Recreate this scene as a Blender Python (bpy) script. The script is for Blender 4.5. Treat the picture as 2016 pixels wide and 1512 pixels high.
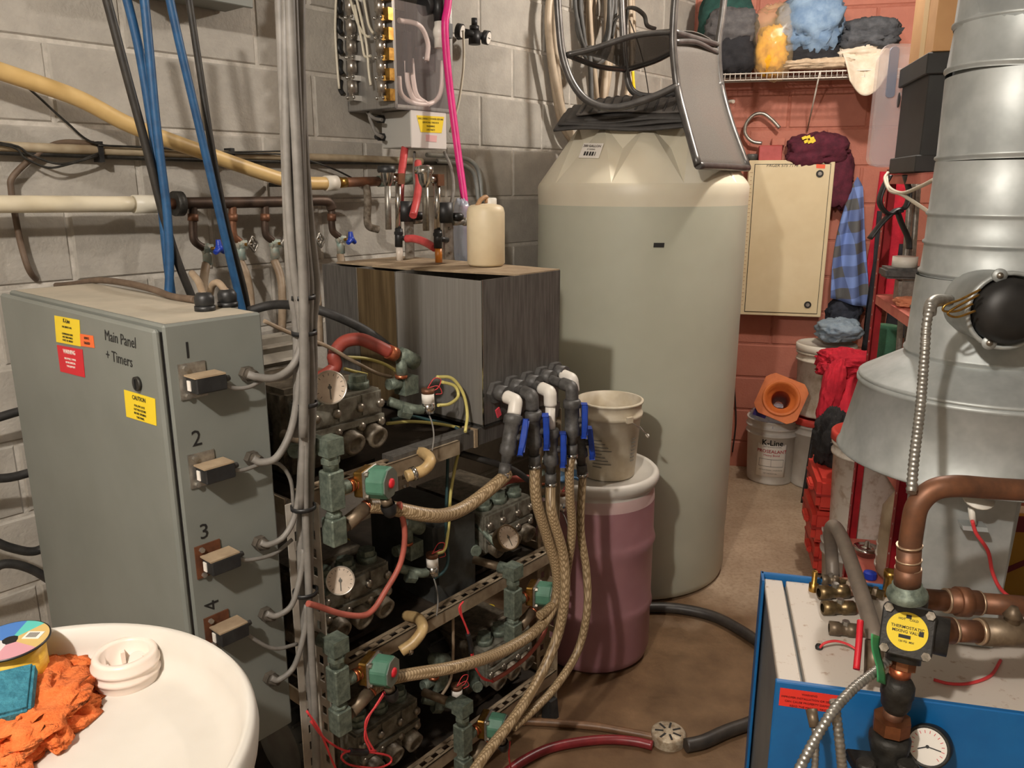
import bpy, bmesh, math, random
from mathutils import Vector as V, Matrix, Quaternion, noise as NZ
random.seed(7)
for o in list(bpy.data.objects): bpy.data.objects.remove(o, do_unlink=True)
scene = bpy.context.scene
COL = scene.collection
# ------------------------------------------------------------------ camera
F = 1560.0                       # focal length in pixels of a 2016 wide frame
PITCH = math.atan(391/1560.0)
HC = 1.66
cam_d = bpy.data.cameras.new('camera'); cam = bpy.data.objects.new('camera', cam_d); COL.objects.link(cam)
cam_d.sensor_width = 36.0; cam_d.lens = F/2016*36.0; cam_d.clip_start = .02
cam.location = (0, 0, HC); cam.rotation_euler = (math.pi/2-PITCH, 0, 0)
scene.camera = cam
# ------------------------------------------------------------------ world, lamps, exposure
w = bpy.data.worlds.new('world'); scene.world = w; w.use_nodes = True
w.node_tree.nodes['Background'].inputs[0].default_value = (.9, .8, .68, 1)
w.node_tree.nodes['Background'].inputs[1].default_value = .05
def area_light(name, loc, target, power, sx, sy, col=(1, .925, .845)):
    d = bpy.data.lights.new(name, 'AREA'); d.shape = 'RECTANGLE'; d.size = sx; d.size_y = sy
    d.energy = power; d.color = col
    o = bpy.data.objects.new(name, d); COL.objects.link(o); o.location = loc
    o.rotation_euler = (V(target)-V(loc)).to_track_quat('-Z', 'Y').to_euler()
    return o
def bulb(name, loc, power, r, col=(1, .925, .845)):
    d = bpy.data.lights.new(name, 'POINT'); d.energy = power; d.shadow_soft_size = r; d.color = col
    o = bpy.data.objects.new(name, d); COL.objects.link(o); o.location = loc
    return o
bulb('ceiling_bulb_near', (-.75, -.40, 2.75), 200, .045)
bulb('ceiling_bulb_far', (1.25, 2.9, 2.76), 80, .045)
vs = scene.view_settings
vs.view_transform = 'Standard'; vs.look = 'None'; vs.gamma = 1; vs.use_curve_mapping = False
vs.exposure = 0.0
# ------------------------------------------------------------------ frames of the room
A = math.radians(40.3); GO = V((0, 3.49, 0)); GU = V((math.sin(A), math.cos(A), 0)); GN = V((math.cos(A), -math.sin(A), 0))
B = math.radians(13.5); RO = V((1.0, 4.66, 0)); RU = V((math.cos(B), -math.sin(B), 0)); RN = V((-math.sin(B), -math.cos(B), 0))
Z = V((0, 0, 1)); CAM = V((0, 0, HC))
def g(u, n, z): return GO+GU*u+GN*n+Z*z        # grey wall: along, out of the wall, up
def r(u, n, z): return RO+RU*u+RN*n+Z*z        # red wall
def ray(x, y):
    a = (x-1008)/F; b = -(y-756)/F
    return V((a, math.cos(PITCH)+b*math.sin(PITCH), -math.sin(PITCH)+b*math.cos(PITCH)))
def onp(x, y, p, n):
    d = ray(x, y); return CAM+d*((p-CAM).dot(n)/d.dot(n))
def pg(x, y, n): return onp(x, y, g(0, n, 0), GN)
def pu(x, y, u): return onp(x, y, g(u, 0, 0), GU)
def pr(x, y, n): return onp(x, y, r(0, n, 0), RN)
def pru(x, y, u): return onp(x, y, r(u, 0, 0), RU)
def pf(x, y, z=0): return onp(x, y, V((0, 0, z)), Z)
def at(x, y, Y): return onp(x, y, V((0, Y, 0)), V((0, 1, 0)))
def Guv(p): d = p-GO; return V((d.dot(GU), d.dot(GN), p.z))
def Ruv(p): d = p-RO; return V((d.dot(RU), d.dot(RN), p.z))
FWD = V((0, math.cos(PITCH), -math.sin(PITCH)))
def prj(p):
    d = p-CAM; zz = d.dot(FWD); return (1008+F*d.x/zz, 756-F*d.dot(V((0, math.sin(PITCH), math.cos(PITCH))))/zz)
def mpp(p): return (p-CAM).dot(FWD)/F            # metres per pixel at a point
# ------------------------------------------------------------------ materials
def lin(c):
    c = c/255.0
    return c/12.92 if c <= .04045 else ((c+.055)/1.055)**2.4
MATS = {}
def mat(name, rgb, rough=.5, metal=0, rgb2=None, scale=20, bump=0, bscale=120, detail=3, contrast=(.35, .65),
        alpha=1, trans=0, sss=0, rndv=0, coat=0, stretch=None, emit=None):
    if name in MATS: return MATS[name]
    m = bpy.data.materials.new(name); m.use_nodes = True; nt = m.node_tree; b = nt.nodes['Principled BSDF']
    c1 = (*[lin(v) for v in rgb], 1)
    b.inputs['Base Color'].default_value = c1; b.inputs['Roughness'].default_value = rough; b.inputs['Metallic'].default_value = metal
    tc = nt.nodes.new('ShaderNodeTexCoord'); vec = tc.outputs['Object']
    if stretch:
        mp = nt.nodes.new('ShaderNodeMapping'); nt.links.new(vec, mp.inputs[0]); mp.inputs['Scale'].default_value = stretch; vec = mp.outputs[0]
    if rgb2 is not None:
        n = nt.nodes.new('ShaderNodeTexNoise'); n.inputs['Scale'].default_value = scale; n.inputs['Detail'].default_value = detail
        n.inputs['Roughness'].default_value = .62
        nt.links.new(vec, n.inputs['Vector'])
        rp = nt.nodes.new('ShaderNodeValToRGB'); rp.color_ramp.elements[0].position = contrast[0]; rp.color_ramp.elements[1].position = contrast[1]
        rp.color_ramp.elements[0].color = c1; rp.color_ramp.elements[1].color = (*[lin(v) for v in rgb2], 1)
        nt.links.new(n.outputs[0], rp.inputs[0]); out = rp.outputs[0]
        if rndv:
            oi = nt.nodes.new('ShaderNodeObjectInfo'); hs = nt.nodes.new('ShaderNodeHueSaturation')
            mr = nt.nodes.new('ShaderNodeMapRange'); mr.inputs['To Min'].default_value = 1-rndv; mr.inputs['To Max'].default_value = 1+rndv
            nt.links.new(oi.outputs['Random'], mr.inputs[0]); nt.links.new(mr.outputs[0], hs.inputs['Value']); nt.links.new(out, hs.inputs['Color']); out = hs.outputs[0]
        nt.links.new(out, b.inputs['Base Color'])
    if bump:
        n2 = nt.nodes.new('ShaderNodeTexNoise'); n2.inputs['Scale'].default_value = bscale; n2.inputs['Detail'].default_value = 4
        nt.links.new(vec, n2.inputs['Vector'])
        bp = nt.nodes.new('ShaderNodeBump'); bp.inputs['Strength'].default_value = bump; bp.inputs['Distance'].default_value = .004
        nt.links.new(n2.outputs[0], bp.inputs['Height']); nt.links.new(bp.outputs[0], b.inputs['Normal'])
    if trans: b.inputs['Transmission Weight'].default_value = trans; b.inputs['IOR'].default_value = 1.2
    if sss:
        b.inputs['Subsurface Weight'].default_value = sss; b.inputs['Subsurface Radius'].default_value = (.02, .016, .012)
    if alpha < 1: b.inputs['Alpha'].default_value = alpha
    if coat: b.inputs['Coat Weight'].default_value = coat
    MATS[name] = m
    return m
# ------------------------------------------------------------------ mesh builder
def perp(d):
    d = d.normalized(); a = Z if abs(d.z) < .9 else V((1, 0, 0))
    x = d.cross(a).normalized(); return x, d.cross(x).normalized()
def spline(pts, sub=6, closed=False):
    P = [V(p) for p in pts]
    if len(P) < 3: return P
    out = []; n = len(P)
    rng = range(n) if closed else range(n-1)
    for i in rng:
        p0 = P[(i-1) % n] if (closed or i > 0) else P[0]*2-P[1]
        p1 = P[i]; p2 = P[(i+1) % n]
        p3 = P[(i+2) % n] if (closed or i+2 < n) else P[-1]*2-P[-2]
        for k in range(sub):
            t = k/sub
            out.append(.5*((2*p1)+(p2-p0)*t+(2*p0-5*p1+4*p2-p3)*t*t+(3*p1-p0-3*p2+p3)*t**3))
    if not closed: out.append(P[-1])
    return out
class MB:
    def __init__(s): s.v = []; s.f = []; s.sm = []
    def add(s, vs, fs, smooth=False):
        o = len(s.v); s.v += [V(p) for p in vs]; s.f += [tuple(i+o for i in f) for f in fs]
        s.sm += [smooth]*len(fs) if isinstance(smooth, bool) else list(smooth)
        return s
    def obox(s, c, ax, ay, az):          # centre and three half vectors
        vs = [c+ax*i+ay*j+az*k for k in (-1, 1) for j in (-1, 1) for i in (-1, 1)]
        return s.add(vs, [(0, 2, 3, 1), (4, 5, 7, 6), (0, 1, 5, 4), (2, 6, 7, 3), (0, 4, 6, 2), (1, 3, 7, 5)])
    def box(s, fr, a0, a1, b0, b1, c0, c1):
        vs = [fr(a, b, c) for c in (c0, c1) for b in (b0, b1) for a in (a0, a1)]
        return s.add(vs, [(0, 2, 3, 1), (4, 5, 7, 6), (0, 1, 5, 4), (2, 6, 7, 3), (0, 4, 6, 2), (1, 3, 7, 5)])
    def cyl(s, p0, p1, r0, r1=None, n=16, cap=True, smooth=True):
        p0 = V(p0); p1 = V(p1); r1 = r0 if r1 is None else r1; x, y = perp(p1-p0); vs = []
        for p, rr in ((p0, r0), (p1, r1)):
            vs += [p+x*rr*math.cos(2*math.pi*i/n)+y*rr*math.sin(2*math.pi*i/n) for i in range(n)]
        fs = [(i, (i+1) % n, n+(i+1) % n, n+i) for i in range(n)]; sm = [smooth]*n
        if cap: fs += [tuple(range(n-1, -1, -1)), tuple(range(n, 2*n))]; sm += [False, False]
        return s.add(vs, fs, sm)
    def hexa(s, p0, p1, r0, r1=None, n=6): return s.cyl(p0, p1, r0, r1, n, True, False)
    def lathe(s, base, axis, prof, n=32, smooth=True, xdir=None, closed=False):   # prof: (radius, height)
        axis = V(axis).normalized(); x, y = perp(axis); vs = []; fs = []
        if xdir is not None: x = V(xdir).normalized(); y = axis.cross(x)
        for (rr, h) in prof:
            vs += [V(base)+axis*h+x*rr*math.cos(2*math.pi*i/n)+y*rr*math.sin(2*math.pi*i/n) for i in range(n)]
        m = len(prof)
        for k in range(m if closed else m-1):
            kk = (k+1) % m
            fs += [(k*n+i, k*n+(i+1) % n, kk*n+(i+1) % n, kk*n+i) for i in range(n)]
        return s.add(vs, fs, smooth)
    def tube(s, pts, rr, n=10, sub=6, closed=False, cap=True, raw=False, flat=1.0):
        P = [V(p) for p in pts] if raw else spline(pts, sub, closed)
        m = len(P); vs = []; fs = []; sm = []
        T = []
        for i in range(m):
            a = P[(i-1) % m] if (closed or i > 0) else P[i]; b = P[(i+1) % m] if (closed or i < m-1) else P[i]
            t = (b-a); T.append(t.normalized() if t.length > 1e-9 else V((0, 0, 1)))
        x, y = perp(T[0])
        for i in range(m):
            if i > 0:
                q = T[i-1].rotation_difference(T[i]); x = q @ x; y = q @ y
            ri = rr(i/(m-1)) if callable(rr) else rr
            vs += [P[i]+x*ri*math.cos(2*math.pi*k/n)+y*ri*flat*math.sin(2*math.pi*k/n) for k in range(n)]
        for i in range(m if closed else m-1):
            j = (i+1) % m
            fs += [(i*n+k, i*n+(k+1) % n, j*n+(k+1) % n, j*n+k) for k in range(n)]; sm += [True]*n
        if cap and not closed: fs += [tuple(range(n-1, -1, -1)), tuple(range((m-1)*n, m*n))]; sm += [False, False]
        return s.add(vs, fs, sm)
    def ribbed(s, pts, rr, pitch=.008, n=12, sub=10, depth=.18):      # corrugated flexible conduit
        P = spline(pts, sub); L = [0]
        for i in range(1, len(P)): L.append(L[-1]+(P[i]-P[i-1]).length)
        out = []; k = int(L[-1]/(pitch/4)); j = 0
        for q in range(k+1):
            d = L[-1]*q/k
            while j < len(L)-2 and L[j+1] < d: j += 1
            t = (d-L[j])/max(1e-9, L[j+1]-L[j]); out.append(P[j].lerp(P[j+1], min(1, t)))
        return s.tube(out, lambda t: rr*(1-depth*(.5+.5*math.cos(2*math.pi*t*L[-1]/pitch))), n, raw=True)
    def sphere(s, c, rx, ry=None, rz=None, nu=16, nv=10, X=V((1, 0, 0)), Y=V((0, 1, 0)), ZZ=V((0, 0, 1)), disp=None):
        ry = rx if ry is None else ry; rz = rx if rz is None else rz; vs = []; fs = []
        c = V(c)
        for j in range(nv+1):
            ph = math.pi*j/nv
            for i in range(nu):
                th = 2*math.pi*i/nu; d = V((math.sin(ph)*math.cos(th), math.sin(ph)*math.sin(th), math.cos(ph)))
                k = 1+(disp(d) if disp else 0)
                vs.append(c+(X*d.x*rx+Y*d.y*ry+ZZ*d.z*rz)*k)
        fs = [(j*nu+i, (j+1)*nu+i, (j+1)*nu+(i+1) % nu, j*nu+(i+1) % nu) for j in range(nv) for i in range(nu)]
        return s.add(vs, fs, True)
    def prism(s, poly, o, ux, uy, d):     # polygon in plane (ux,uy) at o, extruded along d
        n = len(poly); vs = [o+ux*a+uy*b for a, b in poly]+[o+ux*a+uy*b+d for a, b in poly]
        return s.add(vs, [tuple(range(n-1, -1, -1)), tuple(range(n, 2*n))]+[(i, (i+1) % n, n+(i+1) % n, n+i) for i in range(n)])
    def sheet(s, fn, nu, nv, th=.004, smooth=True):   # fn(s,t)->point, double shell with a real thickness
        P = [[fn(i/nu, j/nv) for j in range(nv+1)] for i in range(nu+1)]
        N = [[None]*(nv+1) for _ in range(nu+1)]
        for i in range(nu+1):
            for j in range(nv+1):
                du = P[min(i+1, nu)][j]-P[max(i-1, 0)][j]; dv = P[i][min(j+1, nv)]-P[i][max(j-1, 0)]
                nn = du.cross(dv); N[i][j] = nn.normalized() if nn.length > 1e-12 else Z.copy()
        w_ = nv+1; vs = [P[i][j]+N[i][j]*th/2 for i in range(nu+1) for j in range(w_)]+[P[i][j]-N[i][j]*th/2 for i in range(nu+1) for j in range(w_)]
        M = (nu+1)*w_; fs = []
        for i in range(nu):
            for j in range(nv):
                a = i*w_+j; fs += [(a, a+w_, a+w_+1, a+1), (M+a, M+a+1, M+a+w_+1, M+a+w_)]
        for i in range(nu): fs += [(i*w_, M+i*w_, M+(i+1)*w_, (i+1)*w_), (i*w_+nv, (i+1)*w_+nv, M+(i+1)*w_+nv, M+i*w_+nv)]
        for j in range(nv): fs += [(j, j+1, M+j+1, M+j), (nu*w_+j, M+nu*w_+j, M+nu*w_+j+1, nu*w_+j+1)]
        return s.add(vs, fs, smooth)
    def build(s, name, m, parent=None, bevel=0, seg=1, origin=None, fixn=True):
        if origin is None:
            if parent is not None: origin = WLOC[parent.name]
            else:
                xs = [p.x for p in s.v]; ys = [p.y for p in s.v]; zs = [p.z for p in s.v]
                origin = V(((min(xs)+max(xs))/2, (min(ys)+max(ys))/2, min(zs)))
        me = bpy.data.meshes.new(name)
        me.from_pydata([p-origin for p in s.v], [], s.f)
        me.polygons.foreach_set('use_smooth', s.sm)
        if fixn or bevel:
            bm = bmesh.new(); bm.from_mesh(me)
            if bevel:
                es = [e for e in bm.edges if len(e.link_faces) == 2 and e.calc_face_angle(0) > .6]
                bmesh.ops.bevel(bm, geom=es, offset=bevel, segments=seg, affect='EDGES', clamp_overlap=True)
            bmesh.ops.recalc_face_normals(bm, faces=bm.faces); bm.to_mesh(me); bm.free()
        me.materials.append(m)
        return link(name, me, parent, origin)
WLOC = {}
def link(name, me, parent, origin):
    o = bpy.data.objects.new(name, me); COL.objects.link(o); WLOC[o.name] = V(origin)
    if parent is not None:
        o.parent = parent; o.location = V(origin)-WLOC[parent.name]
    else: o.location = origin
    return o
def thing(name, label, cat, loc, group=None):
    o = link(name, None, None, V(loc)); o.empty_display_size = .05
    return tag(o, label, cat, group)
def tag(o, label=None, cat=None, group=None, kind=None):
    if label: o['label'] = label
    if cat: o['category'] = cat
    if group: o['group'] = group
    if kind: o['kind'] = kind
    return o
def sub(name, o, parent): return o
def copy_tree(o, delta, parent=None):
    c = o.copy(); COL.objects.link(c); WLOC[c.name] = WLOC[o.name]+delta
    if parent is not None: c.parent = parent
    else: c.location = o.location+delta
    for ch in list(o.children): copy_tree(ch, delta, c)
    return c
def text(s, o, ux, uy, size, m, parent, name='lettering', align='CENTER', lift=.0006, bold=0, shear=0, spacing=1):
    cu = bpy.data.curves.new('t', 'FONT'); cu.body = s; cu.size = size; cu.align_x = align; cu.align_y = 'CENTER'; cu.extrude = .0002/1
    cu.offset = bold*size; cu.shear = shear; cu.space_character = spacing; cu.resolution_u = 2
    ob = bpy.data.objects.new('t', cu); COL.objects.link(ob); bpy.context.view_layer.update()
    me = bpy.data.meshes.new_from_object(ob.evaluated_get(bpy.context.evaluated_depsgraph_get()))
    bpy.data.objects.remove(ob); bpy.data.curves.remove(cu)
    ux = V(ux).normalized(); uy = V(uy).normalized(); nz = ux.cross(uy)
    if nz.dot(CAM-V(o)) < 0: nz = -nz
    base = WLOC[parent.name] if parent else V(o)
    for v in me.vertices:
        v.co = V(o)+ux*v.co.x+uy*v.co.y+nz*(lift+v.co.z)-base
    me.name = name; me.materials.clear(); me.materials.append(m)
    return link(name, me, parent, base)
def plate(name, pts, m, parent, th=.0008, lift=.0004, bevel=0):    # thin sticker on four world corners
    n = (pts[1]-pts[0]).cross(pts[3]-pts[0]).normalized()
    if n.dot(CAM-pts[0]) < 0: n = -n
    b = MB(); k = len(pts)
    vs = [p+n*lift for p in pts]+[p+n*(lift+th) for p in pts]
    b.add(vs, [tuple(range(k)), tuple(range(2*k-1, k-1, -1))]+[(i, (i+1) % k, k+(i+1) % k, k+i) for i in range(k)])
    return b.build(name, m, parent)
def tubeobj(name, label, cat, pts, rad, m, group=None, n=10, sub=7, parent=None):
    o = MB().tube(pts, rad, n, sub).build(name, m, parent)
    if parent is None: tag(o, label, cat, group)
    return o
def fold(p, s=1.0, seed=0): return NZ.noise(V(p)*s+V((seed*7.3, seed*3.1, seed*1.7)))
def clothblob(c, X, Y, ZZ, rx, ry, rz, seed, amp=.22, freq=2.2, nu=56, nv=38, flatb=None):
    b = MB(); ca, sa = math.cos(seed*1.7), math.sin(seed*1.7)
    def dd(d):
        q = V((d.x, d.y, d.z)); wv = V((NZ.noise(q*1.6+V((seed, 3, 1))), NZ.noise(q*1.6+V((1, seed, 5))), NZ.noise(q*1.6+V((2, 7, seed)))))*.45
        bx_ = (abs(d.x)**4+abs(d.y)**4+abs(d.z)**4)**-.25
        e = q+wv; e = V(((e.x*ca+e.z*sa)*.9, e.y*1.4, (-e.x*sa+e.z*ca)*3.0))
        v = (bx_-1)*.55+NZ.noise(q*freq*.6+V((seed, seed*2, 0)))*amp*.8
        v += (.40-abs(NZ.noise(e*freq*.85+V((0, seed, seed*3)))))*amp*1.5-amp*.32
        v += (.3-abs(NZ.noise(e*freq*1.9+V((seed*5, 1, 0)))))*amp*.5
        return v
    b.sphere(c, rx, ry, rz, nu, nv, X, Y, ZZ, dd)
    if flatb is not None:
        for p in b.v:
            if p.z < flatb: p.z = flatb+(p.z-flatb)*.03
    return b
# ================================================================== the setting
m_gblock = mat('grey_block_paint', (152, 147, 138), .75, 0, (176, 170, 160), 9, .55, 90, 5, (.3, .72), rndv=.045)
m_gmortar = mat('grey_mortar', (196, 190, 180), .85, 0, (172, 166, 156), 30, .4, 150)
m_rblock = mat('red_block_paint', (172, 104, 86), .7, 0, (186, 118, 98), 7, .45, 90, 5, (.3, .72), rndv=.05)
m_rmortar = mat('red_mortar', (164, 98, 80), .8, 0, (176, 110, 92), 30, .4, 150)
m_wall_plain = mat('plain_wall_paint', (150, 144, 134), .8, 0, (160, 154, 144), 4)
m_ceiling = mat('ceiling_paint', (150, 145, 136), .85, 0, (160, 155, 146), 3)
CEIL = 2.92
def slab(name, quad, m, thick):
    b = MB(); n = (quad[1]-quad[0]).cross(quad[3]-quad[0]).normalized()
    if n.dot(CAM-quad[0]) > 0: n = -n
    vs = quad+[q+n*thick for q in quad]
    b.add(vs, [(0, 1, 2, 3), (7, 6, 5, 4)]+[(i, (i+1) % 4, 4+(i+1) % 4, 4+i) for i in range(4)])
    return tag(b.build(name, m), kind='structure')
U0, U1 = -5.2, 1.545
wl = slab('wall_left', [g(U0, 0, 0), g(U1, 0, 0), g(U1, 0, CEIL), g(U0, 0, CEIL)], m_gmortar, .15)
wb = slab('wall_back', [r(-.01, 0, 0), r(2.6, 0, 0), r(2.6, 0, CEIL), r(-.01, 0, CEIL)], m_rmortar, .15)
RN_END = 7.2
slab('wall_right', [r(2.6, 0, 0), r(2.6, RN_END, 0), r(2.6, RN_END, CEIL), r(2.6, 0, CEIL)], m_wall_plain, .15)
slab('wall_front', [r(2.6, RN_END, 0), g(U0, 0, 0), g(U0, 0, CEIL), r(2.6, RN_END, CEIL)], m_wall_plain, .15)
slab('ceiling', [V((-5, -4.2, CEIL)), V((4.5, -4.2, CEIL)), V((4.5, 5.5, CEIL)), V((-5, 5.5, CEIL))], m_ceiling, .1)
_bc = {}
def block_mesh(L, m, key):
    k = (round(L, 3), key)
    if k in _bc: return _bc[k]
    bm = bmesh.new(); bmesh.ops.create_cube(bm, size=1)
    for v in bm.verts: v.co = V((v.co.x*L, v.co.y*.024, v.co.z*.190))
    es = [e for e in bm.edges if all(v.co.y < 0 for v in e.verts)]
    bmesh.ops.bevel(bm, geom=es, offset=.005, segments=1, affect='EDGES')
    me = bpy.data.meshes.new('block'); bm.to_mesh(me); bm.free(); me.materials.append(m); _bc[k] = me
    return me
def block_wall(wall, fr, rot, ua, ub, z0, nrow, ph, m, key):
    rnd = random.Random(3)
    for k in range(nrow):
        za = z0+.2*k
        u = ua+((ph+.2*(k % 2)) - ua) % .4-.4
        while u < ub:
            a = max(u+.005, ua); b_ = min(u+.395, ub-.012)
            if b_-a > .04:
                o = bpy.data.objects.new('block', block_mesh(b_-a, m, key)); COL.objects.link(o)
                o.parent = wall; o.location = fr((a+b_)/2, -.0075+rnd.uniform(-.001, .001), za+.1)-wall.location
                o.rotation_euler = (0, 0, rot)
            u += .4
GROT = math.radians(49.7); RROT = -B
block_wall(wl, g, GROT, -2.8, 1.54, .01, 14, 0.0, m_gblock, 'g')       # row 10 (z 2.01) has joints at u = .2 mod .4
block_wall(wb, r, RROT, .0, 2.0, -.04, 14, .12, m_rblock, 'r')
# floor: stained concrete, damp around the drain
mf = bpy.data.materials.new('stained_concrete'); mf.use_nodes = True; nt = mf.node_tree; bs = nt.nodes['Principled BSDF']
tc = nt.nodes.new('ShaderNodeTexCoord')
def nz(scale, detail=5, vec=None, rough=.6):
    n = nt.nodes.new('ShaderNodeTexNoise'); n.inputs['Scale'].default_value = scale; n.inputs['Detail'].default_value = detail; n.inputs['Roughness'].default_value = rough
    nt.links.new(vec or tc.outputs['Object'], n.inputs['Vector']); return n.outputs[0]
def ramp(src, a, b, ca, cb):
    rp = nt.nodes.new('ShaderNodeValToRGB'); e = rp.color_ramp.elements
    e[0].position = a; e[1].position = b; e[0].color = (*[lin(v) for v in ca], 1); e[1].color = (*[lin(v) for v in cb], 1)
    nt.links.new(src, rp.inputs[0]); return rp.outputs[0]
dry = ramp(nz(3.2), .3, .7, (150, 128, 104), (184, 163, 138))
spk = ramp(nz(60, 4), .45, .75, (255, 255, 255), (205, 195, 185))
mx = nt.nodes.new('ShaderNodeMix'); mx.data_type = 'RGBA'; mx.blend_type = 'MULTIPLY'; mx.inputs[0].default_value = .8
nt.links.new(dry, mx.inputs[6]); nt.links.new(spk, mx.inputs[7])
wet = ramp(nz(7), .3, .75, (92, 70, 50), (132, 105, 78))
sep = nt.nodes.new('ShaderNodeVectorMath'); sep.operation = 'DISTANCE'; nt.links.new(tc.outputs['Object'], sep.inputs[0])
FC = V((1.0, 1.0, 0)); sep.inputs[1].default_value = V((.28, 2.15, 0))-FC
ad = nt.nodes.new('ShaderNodeMath'); ad.operation = 'MULTIPLY_ADD'; nt.links.new(nz(2.6, 4), ad.inputs[0]); ad.inputs[1].default_value = -1.1; nt.links.new(sep.outputs['Value'], ad.inputs[2])
mk = nt.nodes.new('ShaderNodeMapRange'); mk.inputs['From Min'].default_value = .25; mk.inputs['From Max'].default_value = .62; mk.inputs['To Min'].default_value = 1; mk.inputs['To Max'].default_value = 0
nt.links.new(ad.outputs[0], mk.inputs[0])
mx2 = nt.nodes.new('ShaderNodeMix'); mx2.data_type = 'RGBA'; nt.links.new(mk.outputs[0], mx2.inputs[0]); nt.links.new(mx.outputs[2], mx2.inputs[6]); nt.links.new(wet, mx2.inputs[7])
nt.links.new(mx2.outputs[2], bs.inputs['Base Color'])
mr = nt.nodes.new('ShaderNodeMapRange'); mr.inputs['To Min'].default_value = .62; mr.inputs['To Max'].default_value = .3; nt.links.new(mk.outputs[0], mr.inputs[0]); nt.links.new(mr.outputs[0], bs.inputs['Roughness'])
bp = nt.nodes.new('ShaderNodeBump'); bp.inputs['Strength'].default_value = .35; bp.inputs['Distance'].default_value = .004; nt.links.new(nz(45, 6), bp.inputs['Height']); nt.links.new(bp.outputs[0], bs.inputs['Normal'])
fb = MB(); fb.add([V((-5, -4.2, 0)), V((4.5, -4.2, 0)), V((4.5, 5.5, 0)), V((-5, 5.5, 0)), V((-5, -4.2, -.1)), V((4.5, -4.2, -.1)), V((4.5, 5.5, -.1)), V((-5, 5.5, -.1))],
    [(0, 1, 2, 3), (7, 6, 5, 4), (0, 4, 5, 1), (1, 5, 6, 2), (2, 6, 7, 3), (3, 7, 4, 0)])
tag(fb.build('floor', mf, origin=FC), kind='structure')
# ================================================================== shared materials
m_black = mat('black_plastic', (26, 26, 27), .45, 0, (40, 40, 40), 40)
m_rubber = mat('black_rubber', (34, 33, 32), .6, 0, (52, 50, 48), 30, .2, 200)
m_white = mat('white_plastic', (226, 222, 212), .45, 0, (214, 206, 190), 8)
m_pvc = mat('white_pvc', (228, 222, 212), .4)
m_dkpvc = mat('grey_black_pvc', (88, 86, 84), .5, 0, (62, 60, 58), 60)
m_steel = mat('brushed_stainless', (158, 155, 150), .4, .5, (136, 132, 126), 120, .06, 60, 5, (.3, .75), stretch=(1, 1, .03))
m_steel_stain = mat('stained_stainless', (113, 110, 106), .42, .5, (88, 85, 81), 130, .08, 60, 6, (.4, .66), stretch=(1, 1, .07))
m_rust = mat('rusty_stained_sheet', (112, 94, 66), .55, .4, (80, 64, 40), 60, .1, 80, 5, stretch=(1, 1, .06))
m_dust = mat('dusty_plate', (170, 150, 122), .85, .1, (142, 122, 98), 14, .2, 120)
m_galv = mat('galvanized_sheet', (180, 184, 182), .5, .45, (160, 164, 162), 16, .05, 40, 3)
m_chrome = mat('chrome', (200, 198, 194), .15, 1)
m_alu = mat('dull_aluminium', (178, 174, 166), .4, .8, (146, 142, 134), 60)
m_brass = mat('brass', (190, 150, 78), .32, .95, (150, 112, 56), 60)
m_copper = mat('aged_copper', (132, 88, 62), .5, .45, (104, 72, 54), 25)
m_brcopper = mat('bright_copper', (214, 132, 98), .35, .9, (180, 100, 66), 60)
m_grnpat = mat('verdigris_brass', (128, 138, 124), .55, .4, (88, 98, 88), 70, .25, 150, 4)
m_iron = mat('dark_cast_iron', (62, 60, 56), .55, .5, (44, 42, 38), 50, .2, 200)
m_panel = mat('grey_enamel', (122, 125, 119), .5, 0, (115, 118, 112), 5)
m_yellow = mat('yellow_print', (236, 206, 40), .5)
m_orange = mat('orange_print', (238, 110, 50), .5)
m_redp = mat('red_print', (206, 30, 44), .5)
m_ink = mat('black_ink', (28, 27, 26), .6)
m_inkgrey = mat('faded_ink', (96, 92, 84), .7)
m_whitep = mat('white_print', (236, 230, 220), .6)
m_redpaint = mat('red_enamel', (168, 26, 36), .45, 0, (146, 22, 30), 20)
m_cream = mat('cream_enamel', (218, 202, 166), .5, 0, (210, 192, 154), 5)
m_blue = mat('blue_enamel', (20, 104, 168), .42, 0, (16, 96, 158), 12)
m_tubing = mat('yellowed_clear_hose', (196, 168, 120), .4, 0, (172, 142, 96), 30)
m_wirered = mat('red_wire', (214, 62, 66), .5)
# ------------------------------------------------------------------ tall storage tank
TC = V((.532, 3.35, 0)); TR = .424
m_tank = mat('pale_green_polyethylene', (192, 193, 175), .45, 0, (184, 185, 167), 3, sss=.15)
m_tankdome = mat('cream_polyethylene', (222, 215, 194), .42, 0, (214, 206, 184), 4, sss=.2)
t = thing('storage_tank', 'tall round pale green plastic storage tank with a cone-shaped top', 'tank', TC)
MB().lathe(TC, Z, [(0, .002), (TR-.03, .002), (TR-.008, .012), (TR, .04), (TR-.004, .21), (TR-.001, .24), (TR, .6), (TR, 1.585)], 72).build('body', m_tank, t)
MB().lathe(TC, Z, [(TR, 1.585), (TR+.001, 1.62), (TR+.002, 1.655), (TR-.004, 1.668)], 72).build('shoulder_band', m_tankdome, t)
zt = 1.885; rt = .272; n32 = 40; n8 = 10; RB = TR-.004; off8 = 2*math.pi*.33/n8
b = MB(); bs_ = [TC+V((RB*math.cos(2*math.pi*i/n32+off8), RB*math.sin(2*math.pi*i/n32+off8), 1.668)) for i in range(n32)]
tp_ = [TC+V((rt*math.cos(2*math.pi*i/n8+off8), rt*math.sin(2*math.pi*i/n8+off8), zt)) for i in range(n8)]
fs = []; sm = []
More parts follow.
